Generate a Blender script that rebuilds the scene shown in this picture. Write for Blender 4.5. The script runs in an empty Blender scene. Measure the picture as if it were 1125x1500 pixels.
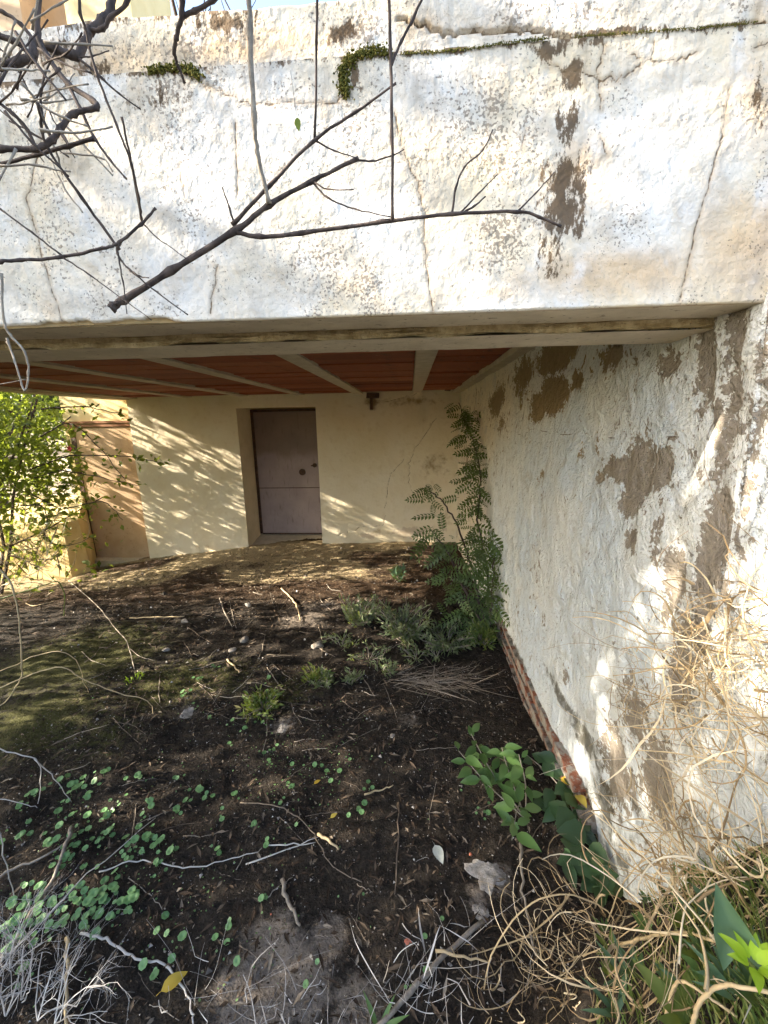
import bpy, math, random
import numpy as np
from mathutils import Vector, Matrix
random.seed(7); rng = np.random.default_rng(7)
S = bpy.context.scene
COL = S.collection

# ------------------------------------------------------------------ camera, sky, sun, exposure
F_PX, PITCH, YAW, ROLL, CAM_H = 593.19, .2178, .0666, -.0176, 1.7495
cp, sp = math.cos(PITCH), math.sin(PITCH); cy, sy = math.cos(YAW), math.sin(YAW); cr, sr = math.cos(ROLL), math.sin(ROLL)
FW = np.array([-sy*cp, cy*cp, -sp]); r0 = np.array([cy, sy, 0]); u0 = np.cross(r0, FW)
RT = cr*r0 + sr*u0; UP = -sr*r0 + cr*u0; CAM = np.array([0, 0, CAM_H])
cd = bpy.data.cameras.new('camera'); cam = bpy.data.objects.new('camera', cd); COL.objects.link(cam)
cd.sensor_fit = 'VERTICAL'; cd.sensor_height = 36; cd.lens = F_PX/1500*36; cd.clip_start = .02; cd.clip_end = 2000
M = Matrix(((RT[0], UP[0], -FW[0], 0), (RT[1], UP[1], -FW[1], 0), (RT[2], UP[2], -FW[2], CAM_H), (0, 0, 0, 1)))
cam.matrix_world = M; S.camera = cam

SUN_DIR = Vector((1, .195, -.46)).normalized()            # the way the light travels
SUN_EL = math.asin(-SUN_DIR.z)
w = bpy.data.worlds.new('World'); S.world = w; w.use_nodes = True
wn = w.node_tree; bg = wn.nodes['Background']
sky = wn.nodes.new('ShaderNodeTexSky'); sky.sky_type = 'NISHITA'; sky.sun_disc = False
sky.sun_elevation = SUN_EL; sky.sun_rotation = math.atan2(-SUN_DIR.x, -SUN_DIR.y)
sky.air_density = 1.0; sky.dust_density = 2.4; sky.ozone_density = 1.0
wn.links.new(sky.outputs[0], bg.inputs[0]); bg.inputs[1].default_value = .14
sl = bpy.data.lights.new('sun', 'SUN'); sl.energy = 5.0; sl.angle = math.radians(.4); sl.color = (1, .88, .70)
so = bpy.data.objects.new('sun', sl); COL.objects.link(so)
so.rotation_euler = SUN_DIR.to_track_quat('-Z', 'Y').to_euler(); so.location = (-8, -2, 6)
vs = S.view_settings; vs.view_transform = 'Standard'; vs.look = 'None'; vs.gamma = 1; vs.use_curve_mapping = False
vs.exposure = 2.5
S.cycles.max_bounces = 8; S.cycles.diffuse_bounces = 4; S.cycles.glossy_bounces = 3; S.cycles.transmission_bounces = 6
S.cycles.use_denoising = True; S.cycles.adaptive_threshold = .02; S.cycles.sample_clamp_indirect = 8

# ------------------------------------------------------------------ layout helpers
def ray(x, y): return FW + RT*(x-562.5)/F_PX - UP*(y-750)/F_PX
def onY(x, y, Y): d = ray(x, y); return CAM + d*Y/d[1]
def onX(x, y, X): d = ray(x, y); return CAM + d*X/d[0]
def sstep(a, b, x): t = np.clip((np.asarray(x, float)-a)/(b-a), 0, 1); return t*t*(3-2*t)
def _h(ix, iy, s):
    n = (ix.astype(np.int64)*374761393 + iy.astype(np.int64)*668265263 + s*1274126177) & 0x7fffffff
    n = ((n ^ (n >> 13))*1274126177) & 0x7fffffff
    return ((n ^ (n >> 16)) & 0xffff)/65535.0
def vnoise(x, y, s=0):
    x = np.asarray(x, float); y = np.asarray(y, float)
    ix = np.floor(x); iy = np.floor(y); fx = x-ix; fy = y-iy
    fx = fx*fx*fx*(fx*(fx*6-15)+10); fy = fy*fy*fy*(fy*(fy*6-15)+10)
    a = _h(ix, iy, s); b = _h(ix+1, iy, s); c = _h(ix, iy+1, s); d = _h(ix+1, iy+1, s)
    return (a*(1-fx)+b*fx)*(1-fy) + (c*(1-fx)+d*fx)*fy
def fbm(x, y, s=0, o=4):
    v = 0; a = .5; t = 0
    x = np.asarray(x, float); y = np.asarray(y, float)
    for k in range(o): v = v + a*vnoise(x*2**k+k*17.3, y*2**k-k*9.1, s+k); t += a; a *= .5
    return v/t - .5
WX = .72          # face of the retaining wall
YB = 6.17         # face of the house wall
def ground_h(x, y):
    x = np.asarray(x, float); y = np.asarray(y, float)
    g = .05 - np.clip(y-2.5, 0, 5)*.045 - .285*np.clip(-x/4.3, 0, 1.3)**2.2*sstep(1.5, 6, y)
    s = ((x-.05)*(-.558) + (y-.75)*.83)           # distance from the toe of the bank
    bank = sstep(.02, -.62, s)*sstep(-.25, .55, x)
    g = g + bank*(.72 + .42*sstep(.3, .7, x))
    g = g + .05*sstep(-.7, -1.6, x)*sstep(1.5, .6, y)
    near = sstep(14, 8, np.hypot(x, y))
    g = g + near*(.07*fbm(x*1.1, y*1.1, 3, 3) + .05*fbm(x*5, y*5, 5, 3)*sstep(6, 3, y))
    back = sstep(.77, .93, x)*(1-sstep(6.3, 6.6, y)*0)
    g = g*(1-back) + back*(1.78 + .1*fbm(x*.6, y*.6, 8, 2))
    far = sstep(9, 25, -x)
    return g - far*.0
def gh(x, y): return float(ground_h(x, y))
def at(x, y, lift=0.0):
    d = ray(x, y); t = np.linspace(.2, 12, 1500)
    p = CAM + d*t[:, None]; k = np.nonzero(p[:, 2] - ground_h(p[:, 0], p[:, 1]) < lift)[0]
    i = k[0] if len(k) else -1
    return p[i]
# ------------------------------------------------------------------ mesh helpers
class MB:
    def __init__(s): s.v = []; s.f = []; s.n = 0
    def add(s, v, f):
        v = np.asarray(v, float).reshape(-1, 3); s.v.append(v); n = s.n
        s.f.extend([tuple(int(i)+n for i in q) for q in f]); s.n += len(v)
    def box(s, a, b, jit=0.0):
        (x0, y0, z0), (x1, y1, z1) = a, b
        v = np.array([(x, y, z) for z in (z0, z1) for y in (y0, y1) for x in (x0, x1)], float)
        if jit: v += rng.uniform(-jit, jit, v.shape)
        s.add(v, [(0, 2, 3, 1), (4, 5, 7, 6), (0, 1, 5, 4), (2, 6, 7, 3), (0, 4, 6, 2), (1, 3, 7, 5)])
    def tube(s, pts, rad, n=5, cap=True):
        pts = np.asarray(pts, float); m = len(pts)
        rad = np.broadcast_to(np.asarray(rad, float), (m,)) if np.ndim(rad) else np.full(m, float(rad))
        T = np.gradient(pts, axis=0); T /= np.linalg.norm(T, axis=1)[:, None]+1e-12
        ref = np.array([0, 0, 1.]) if abs(T[0][2]) < .8 else np.array([1., 0, 0])
        A = np.cross(T[0], ref); A /= np.linalg.norm(A)
        V = np.zeros((m, n, 3)); ang = np.arange(n)*2*math.pi/n
        for i in range(m):
            A = A - T[i]*(A@T[i]); A /= np.linalg.norm(A)+1e-12; B = np.cross(T[i], A)
            V[i] = pts[i] + rad[i]*(np.cos(ang)[:, None]*A + np.sin(ang)[:, None]*B)
        f = []
        for i in range(m-1):
            for j in range(n):
                k = (j+1) % n; f.append((i*n+j, i*n+k, (i+1)*n+k, (i+1)*n+j))
        if cap: f.append(tuple(range(n))[::-1]); f.append(tuple((m-1)*n+j for j in range(n)))
        s.add(V, f)
    def leaves(s, base, d, nrm, L, Wd, fold=.15, droop=.1):
        base = np.asarray(base, float); n = len(base)
        d = d/np.linalg.norm(d, axis=1)[:, None]; sd = np.cross(d, nrm); sd /= np.linalg.norm(sd, axis=1)[:, None]+1e-9
        nr = np.cross(sd, d); L = np.broadcast_to(L, (n,))[:, None]; Wd = np.broadcast_to(Wd, (n,))[:, None]
        mid = base + d*L*.45
        V = np.stack([base, mid-sd*Wd/2+nr*fold*Wd, mid, mid+sd*Wd/2+nr*fold*Wd, base+d*L-nr*droop*L], 1)
        f0 = [(0, 2, 1), (0, 3, 2), (1, 2, 4), (2, 3, 4)]
        F = (np.arange(n)[:, None, None]*5 + np.array(f0)[None]).reshape(-1, 3)
        s.add(V, F)
    def mesh(s, name, mat, smooth=False):
        me = bpy.data.meshes.new(name)
        me.from_pydata(np.concatenate(s.v).tolist() if s.v else [], [], s.f); me.materials.append(mat)
        if smooth: me.polygons.foreach_set('use_smooth', [True]*len(me.polygons))
        me.update(); return me
    def build(s, name, mat, parent=None, smooth=False, loc=None):
        return link(name, s.mesh(name, mat, smooth), parent, loc)
def link(name, me, parent=None, loc=None, mw=None):
    o = bpy.data.objects.new(name, me); COL.objects.link(o)
    if loc is not None: o.location = loc
    if parent is not None: o.parent = parent
    if mw is not None: o.matrix_local = mw
    return o
def tag(o, label, cat, group=None, kind=None):
    if label: o['label'] = label
    if cat: o['category'] = cat
    if group: o['group'] = group
    if kind: o['kind'] = kind
    return o
def thing(name, label, cat, loc=(0, 0, 0), group=None):
    o = bpy.data.objects.new(name, None); COL.objects.link(o); o.location = loc; o.empty_display_size = .1
    return tag(o, label, cat, group)
def smooth_path(pts, per=5, jit=0.0):
    p = np.asarray(pts, float)
    if len(p) < 3:
        t = np.linspace(0, 1, per+1)[:, None]; q = p[0]*(1-t)+p[-1]*t
    else:
        e = np.vstack([2*p[0]-p[1], p, 2*p[-1]-p[-2]]); out = []
        for i in range(1, len(e)-2):
            a, b, c, d = e[i-1:i+3]
            for k in range(per):
                t = k/per
                out.append(.5*((2*b)+(-a+c)*t+(2*a-5*b+4*c-d)*t*t+(-a+3*b-3*c+d)*t**3))
        out.append(p[-1]); q = np.array(out)
    if jit: q[1:-1] += rng.normal(0, jit, q[1:-1].shape)
    return q
def grid_mesh(name, P, mat, attrs={}, smooth=True):
    """P: (n, m, 3) array of points -> quad sheet with float attributes"""
    n, m = P.shape[:2]; i = np.arange(n*m).reshape(n, m)
    F = np.stack([i[:-1, :-1], i[1:, :-1], i[1:, 1:], i[:-1, 1:]], -1).reshape(-1, 4)
    me = bpy.data.meshes.new(name)
    me.vertices.add(n*m); me.vertices.foreach_set('co', P.reshape(-1).astype(np.float32))
    me.loops.add(F.size); me.loops.foreach_set('vertex_index', F.reshape(-1).astype(np.int32))
    me.polygons.add(len(F)); me.polygons.foreach_set('loop_start', (np.arange(len(F))*4).astype(np.int32))
    me.polygons.foreach_set('loop_total', np.full(len(F), 4, np.int32))
    me.update(calc_edges=True); me.validate()
    me.polygons.foreach_set('use_smooth', [smooth]*len(me.polygons))
    for k, a in attrs.items():
        at_ = me.attributes.new(k, 'FLOAT', 'POINT'); at_.data.foreach_set('value', np.asarray(a, np.float32).reshape(-1))
    me.materials.append(mat); return me
def poly_dist(X, Y, lines, clip=.03):
    """distance from every point of a plane to a set of polylines"""
    D = np.full(X.shape, clip)
    for pl in lines:
        for (a, b) in zip(pl[:-1], pl[1:]):
            a = np.asarray(a, float); b = np.asarray(b, float); d = b-a; l2 = d@d+1e-12
            t = np.clip(((X-a[0])*d[0]+(Y-a[1])*d[1])/l2, 0, 1)
            D = np.minimum(D, np.hypot(X-a[0]-t*d[0], Y-a[1]-t*d[1]))
    return D
def wiggle(pl, amp, n=6):
    out = []
    pl = [np.asarray(p, float) for p in pl]
    for a, b in zip(pl[:-1], pl[1:]):
        for k in range(n):
            t = k/n; q = a*(1-t)+b*t
            if k or len(out): q = q + rng.normal(0, amp, 2)
            out.append(q)
    out.append(pl[-1]); return out
# ------------------------------------------------------------------ material helpers
class NT:
    def __init__(s, name, rough=.85):
        s.m = bpy.data.materials.new(name); s.m.use_nodes = True; s.t = s.m.node_tree; s.b = s.t.nodes['Principled BSDF']
        s.b.inputs['Roughness'].default_value = rough; s.b.inputs['Specular IOR Level'].default_value = .25
        s.co = None
    def node(s, ty, **kw):
        n = s.t.nodes.new(ty)
        for k, v in kw.items(): setattr(n, k, v)
        return n
    def put(s, sock, v):
        if hasattr(v, 'node') or isinstance(v, bpy.types.NodeSocket): s.t.links.new(v, sock)
        elif isinstance(v, (tuple, list)) and len(v) == 3 and sock.type == 'RGBA': sock.default_value = (*v, 1)
        else: sock.default_value = v
    def coord(s, scale=None, kind='Object'):
        if s.co is None: s.co = s.node('ShaderNodeTexCoord')
        o = s.co.outputs[kind]
        if scale is None: return o
        mp = s.node('ShaderNodeMapping'); s.put(mp.inputs[0], o); mp.inputs['Scale'].default_value = scale; return mp.outputs[0]
    def noise(s, scale, detail=3, rough=.55, vec=None, dist=0):
        n = s.node('ShaderNodeTexNoise'); n.inputs['Scale'].default_value = scale; n.inputs['Detail'].default_value = detail
        n.inputs['Roughness'].default_value = rough; n.inputs['Distortion'].default_value = dist
        s.put(n.inputs['Vector'], vec if vec is not None else s.coord()); return n.outputs['Fac']
    def voro(s, scale, feat='F1', vec=None, out='Distance'):
        n = s.node('ShaderNodeTexVoronoi', feature=feat); n.inputs['Scale'].default_value = scale
        s.put(n.inputs['Vector'], vec if vec is not None else s.coord()); return n.outputs[out]
    def ramp(s, v, lo, hi, a=0, b=1):
        n = s.node('ShaderNodeMapRange'); n.interpolation_type = 'SMOOTHSTEP'; n.clamp = True
        s.put(n.inputs[0], v)
        for i, q in enumerate((lo, hi, a, b)): s.put(n.inputs[1+i], q)
        return n.outputs[0]
    def math(s, op, a, b=0.0):
        n = s.node('ShaderNodeMath', operation=op); s.put(n.inputs[0], a); s.put(n.inputs[1], b); return n.outputs[0]
    def mix(s, fac, a, b, mode='MIX'):
        n = s.node('ShaderNodeMix', data_type='RGBA', blend_type=mode); s.put(n.inputs[0], fac); s.put(n.inputs[6], a); s.put(n.inputs[7], b)
        return n.outputs[2]
    def attr(s, name): return s.node('ShaderNodeAttribute', attribute_name=name).outputs['Fac']
    def bump(s, h, dist, strength=1.0, prev=None):
        n = s.node('ShaderNodeBump'); n.inputs['Strength'].default_value = strength; n.inputs['Distance'].default_value = dist
        s.put(n.inputs['Height'], h)
        if prev is not None: s.put(n.inputs['Normal'], prev)
        return n.outputs[0]
    def done(s, col, normal=None, rough=None):
        s.put(s.b.inputs['Base Color'], col)
        if normal is not None: s.put(s.b.inputs['Normal'], normal)
        if rough is not None: s.put(s.b.inputs['Roughness'], rough)
        return s.m
    def island(s): return s.node('ShaderNodeNewGeometry').outputs['Random Per Island']
    def objrand(s): return s.node('ShaderNodeObjectInfo').outputs['Random']
    def cramp(s, v, stops):
        n = s.node('ShaderNodeValToRGB'); e = n.color_ramp.elements
        while len(e) < len(stops): e.new(.5)
        for q, (p, c) in zip(e, stops): q.position = p; q.color = (*c, 1)
        s.put(n.inputs[0], v); return n.outputs[0]

def m_fascia():
    n = NT('weathered_white_render', .9)
    big = n.noise(3.2, 4); big2 = n.noise(5.5, 4, vec=n.coord((1, 1, .7))); fine = n.noise(70, 4); mid = n.noise(22, 4)
    c = n.mix(n.ramp(big, .35, .7), (.73, .70, .66), (.75, .64, .47))
    c = n.mix(n.math('MULTIPLY', n.ramp(n.attr('warm'), .2, 1), n.ramp(mid, .25, .75, .5, 1)), c, (.62, .43, .24))
    c = n.mix(n.ramp(big2, .58, .74, 0, .55), c, (.58, .42, .26))
    c = n.mix(n.ramp(mid, .48, .72, 0, .55), c, (.47, .41, .34))
    c = n.mix(n.ramp(n.noise(7, 5, .65, n.coord((1, 1, .8)), .6), .50, .70, 0, .55), c, (.50, .43, .34))
    c = n.mix(n.ramp(n.noise(11, 4, .6, n.coord((1, 1, .8))), .56, .72, 0, .5), c, (.74, .76, .80))
    c = n.mix(n.math('MULTIPLY', n.attr('speck'), n.ramp(n.noise(45, 5, .75), .40, .72, 0, .42)), c, (.38, .34, .30))
    # dark lichen specks
    sp_ = n.math('ADD', n.noise(170, 2, .55), n.math('MULTIPLY', n.math('SUBTRACT', n.noise(9, 3), .5), .75))
    sp_ = n.math('ADD', sp_, n.math('MULTIPLY', n.attr('speck'), .11))
    c = n.mix(n.ramp(sp_, .65, .74, 0, .75), c, (.17, .14, .115))
    sp2 = n.math('ADD', n.noise(330, 2, .6), n.math('MULTIPLY', n.attr('speck'), .10))
    c = n.mix(n.ramp(sp2, .66, .76, 0, .6), c, (.20, .165, .135))
    dr = n.math('MULTIPLY', n.attr('drip'), n.ramp(n.noise(7, 5, .7, n.coord((3.2, 1, .35))), .47, .72))
    c = n.mix(n.math('MULTIPLY', dr, .75), c, n.mix(n.noise(30, 3), (.20, .155, .11), (.40, .31, .20)))
    # brown run-off stain
    st = n.math('ADD', n.attr('rust'), n.math('MULTIPLY', n.math('SUBTRACT', n.noise(60, 5, .75, n.coord((1, 1, .45))), .5), 2.6))
    st = n.math('MULTIPLY', n.ramp(st, .42, .66), n.ramp(n.attr('rust'), .03, .3))
    c = n.mix(n.math('MULTIPLY', st, .9), c, n.mix(n.noise(14, 3), (.030, .020, .013), (.13, .07, .025)))
    ch = n.ramp(n.attr('chip'), -.001, .002)
    c = n.mix(ch, c, n.mix(mid, (.20, .14, .07), (.42, .31, .16)))
    ck = n.math('ADD', n.attr('crack'), n.math('MULTIPLY', n.math('SUBTRACT', fine, .5), .0045))
    ckm = n.math('MULTIPLY', n.ramp(ck, .0005, .0020, 1, 0), n.ramp(n.noise(16, 2), .30, .52, .35, 1))
    c = n.mix(n.math('MULTIPLY', ckm, .93), c, (.035, .028, .022))
    ckw = n.ramp(n.math('ADD', n.attr('crack'), n.math('MULTIPLY', n.math('SUBTRACT', mid, .5), .02)), .0, .010, .4, 0)
    c = n.mix(ckw, c, (.30, .20, .11))
    h = n.math('ADD', n.math('MULTIPLY', mid, 1.0), n.math('MULTIPLY', fine, .4))
    tro = n.noise(6, 3, vec=n.coord((1, 1, 1.6)), dist=.6)
    nb = n.bump(n.math('ADD', h, n.math('MULTIPLY', tro, .9)), .011, .75)
    nb = n.bump(ckm, -.0008, .8, nb)
    return n.done(c, nb)
def m_wall():
    n = NT('flaking_blue_white_paint', .9)
    n1 = n.noise(26, 4, .65); n2 = n.noise(95, 3, .6); big = n.noise(2.4, 4); st = n.noise(11, 5, .65, n.coord((1, 1.2, 1)), .8)
    m = n.math('ADD', n.attr('flake'), n.math('MULTIPLY', n.math('SUBTRACT', n1, .5), .95))
    m = n.math('ADD', m, n.math('MULTIPLY', n.math('SUBTRACT', n2, .5), .65))
    m = n.math('ADD', m, n.math('MULTIPLY', n.ramp(st, .52, .68), .34))
    mask = n.ramp(m, .50, .54)
    paint = n.mix(n.ramp(big, .35, .65), (.58, .65, .73), (.69, .72, .74))
    paint = n.mix(n.ramp(n.attr('cream'), .1, .9, 0, .85), paint, (.66, .58, .42))
    paint = n.mix(n.ramp(n.noise(8, 5, .7, n.coord((1, 1.1, .85)), 1.0), .5, .68, 0, .65), paint, (.44, .44, .43))
    paint = n.mix(n.ramp(n2, .57, .72, 0, .5), paint, (.40, .39, .37))
    cem = n.mix(n.noise(60, 4, .7), (.16, .14, .12), (.36, .32, .27))
    cem = n.mix(n.ramp(n.attr('ochre'), .1, .8), cem, n.mix(n1, (.17, .125, .07), (.33, .26, .16)))
    c = n.mix(mask, paint, cem)
    rim = n.math('MULTIPLY', n.ramp(m, .42, .50), n.ramp(m, .50, .54, 1, 0))
    c = n.mix(n.math('MULTIPLY', rim, .35), c, (.42, .40, .37))
    fl = n.ramp(n.noise(24, 5, .72, n.coord((1, 1.1, .8)), .9), .61, .66, 0, .8)
    c = n.mix(fl, c, (.17, .15, .13))
    g = n.math('ADD', n.attr('grime'), n.math('MULTIPLY', n.math('SUBTRACT', n1, .5), 1.1))
    c = n.mix(n.math('MULTIPLY', n.ramp(g, .4, .75), .85), c, (.075, .066, .042))
    ck = n.ramp(n.math('ADD', n.attr('crack'), n.math('MULTIPLY', n.math('SUBTRACT', n2, .5), .006)), .001, .0035, 1, 0)
    c = n.mix(n.math('MULTIPLY', ck, .8), c, (.10, .07, .04))
    nb = n.bump(n.math('SUBTRACT', 1.0, mask), .009, 1.0)
    nb = n.bump(n.math('ADD', n1, n.math('MULTIPLY', n2, .5)), .015, 1.0, nb)
    nb = n.bump(n.noise(10, 5, .62, n.coord((1, 1, .9)), .9), .045, .8, nb)
    return n.done(c, nb)
def m_house():
    n = NT('ochre_cream_render', .9)
    big = n.noise(1.8, 4); mid = n.noise(14, 4); f = n.noise(60, 3)
    c = n.mix(n.ramp(big, .3, .7), (.70, .61, .44), (.74, .67, .53))
    c = n.mix(n.ramp(mid, .5, .8, 0, .45), c, (.58, .47, .30))
    d = n.math('ADD', n.attr('damp'), n.math('MULTIPLY', n.math('SUBTRACT', mid, .5), .9))
    c = n.mix(n.ramp(d, .35, .85, 0, .8), c, (.24, .15, .06))
    ps = n.math('ADD', n.attr('bare'), n.math('MULTIPLY', n.math('SUBTRACT', n.noise(20, 4), .5), .9))
    c = n.mix(n.ramp(ps, .45, .6, 0, .85), c, (.52, .43, .33))
    ck = n.ramp(n.math('ADD', n.attr('crack'), n.math('MULTIPLY', n.math('SUBTRACT', mid, .5), .006)), .002, .006, 1, 0)
    c = n.mix(n.math('MULTIPLY', ck, .75), c, (.14, .08, .03))
    nb = n.bump(n.math('ADD', mid, n.math('MULTIPLY', f, .4)), .01, .7)
    return n.done(c, nb)
def m_plain(name, a, b, scale=12, rough=.85, bd=.004, spots=None, sc3=None):
    n = NT(name, rough); v = n.coord(sc3) if sc3 else None
    no = n.noise(scale, 4, .6, v); fi = n.noise(scale*6, 3, .6, v)
    c = n.mix(n.ramp(no, .3, .7), a, b)
    if spots: c = n.mix(n.ramp(fi, .6, .72, 0, .8), c, spots)
    return n.done(c, n.bump(n.math('ADD', no, n.math('MULTIPLY', fi, .5)), bd, .8))
def m_leaf(name, stops, trans=.35, rough=.5, per='island', veins=True):
    n = NT(name, rough); n.b.inputs['Specular IOR Level'].default_value = .4
    rv = n.island() if per == 'island' else n.objrand()
    c = n.cramp(n.math('ADD', n.math('MULTIPLY', rv, .8), n.math('MULTIPLY', n.noise(30, 2), .25)), stops)
    n.put(n.b.inputs['Base Color'], c)
    tr = n.node('ShaderNodeBsdfTranslucent'); mx = n.node('ShaderNodeMixShader')
    tc = n.mix(.65, c, (.35, .42, .04)); n.put(tr.inputs[0], tc)
    mx.inputs[0].default_value = trans
    out = n.t.nodes['Material Output']; n.t.links.new(n.b.outputs[0], mx.inputs[1]); n.t.links.new(tr.outputs[0], mx.inputs[2])
    n.t.links.new(mx.outputs[0], out.inputs[0]); return n.m
def m_random(name, stops, rough=.85, per='island', sc=60, bd=.001):
    n = NT(name, rough); rv = n.island() if per == 'island' else n.objrand()
    no = n.noise(sc, 3)
    c = n.cramp(n.math('ADD', n.math('MULTIPLY', rv, .8), n.math('MULTIPLY', no, .25)), stops)
    return n.done(c, n.bump(no, bd, .7))
def m_soil():
    n = NT('dark_damp_soil', .95)
    a = n.noise(4, 4); b = n.noise(28, 5, .65); f = n.noise(130, 4, .7); v = n.voro(85)
    c = n.mix(n.ramp(b, .3, .72), (.014, .011, .009), (.052, .041, .031))
    c = n.mix(n.ramp(f, .60, .74, 0, .7), c, (.13, .105, .085))
    c = n.mix(n.math('MULTIPLY', n.ramp(n.math('ADD', n.attr('brown'), n.math('MULTIPLY', n.math('SUBTRACT', b, .5), .8)), .3, .8), .8), c, n.mix(f, (.035, .018, .009), (.10, .055, .024)))
    mo = n.math('ADD', n.attr('moss'), n.math('MULTIPLY', n.math('SUBTRACT', b, .5), .9))
    c = n.mix(n.ramp(mo, .38, .7, 0, .85), c, n.mix(f, (.032, .036, .008), (.10, .10, .022)))
    du = n.math('ADD', n.attr('dust'), n.math('MULTIPLY', n.math('SUBTRACT', b, .5), .8))
    c = n.mix(n.ramp(du, .4, .75, 0, .9), c, n.mix(f, (.14, .115, .095), (.34, .29, .245)))
    sd = n.math('ADD', n.attr('sand'), n.math('MULTIPLY', n.math('SUBTRACT', b, .5), .6))
    c = n.mix(n.ramp(sd, .4, .7, 0, .9), c, n.mix(f, (.30, .23, .13), (.52, .42, .26)))
    h = n.math('ADD', n.math('MULTIPLY', b, 1), n.math('MULTIPLY', f, .35))
    nb = n.bump(h, .035, 1.0); nb = n.bump(v, .006, .6, nb)
    return n.done(c, nb)
def m_door():
    n = NT('worn_mauve_door_paint', .6)
    b = n.noise(3, 4); f = n.noise(40, 4); st = n.noise(8, 4, .6, n.coord((3, 1, .5)))
    c = n.mix(n.ramp(b, .3, .7), (.32, .25, .25), (.39, .31, .30))
    c = n.mix(n.ramp(st, .55, .75, 0, .6), c, (.15, .10, .08))
    c = n.mix(n.ramp(f, .66, .74, 0, .8), c, (.07, .045, .035))
    # door colour turns darker brown in the upper half
    z = n.node('ShaderNodeSeparateXYZ'); n.put(z.inputs[0], n.coord())
    g = n.ramp(n.math('ADD', z.outputs[2], n.math('MULTIPLY', n.math('SUBTRACT', b, .5), .5)), 1.15, 1.35, 0, .6)
    c = n.mix(g, c, (.15, .105, .075))
    return n.done(c, n.bump(f, .002, .6))

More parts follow.
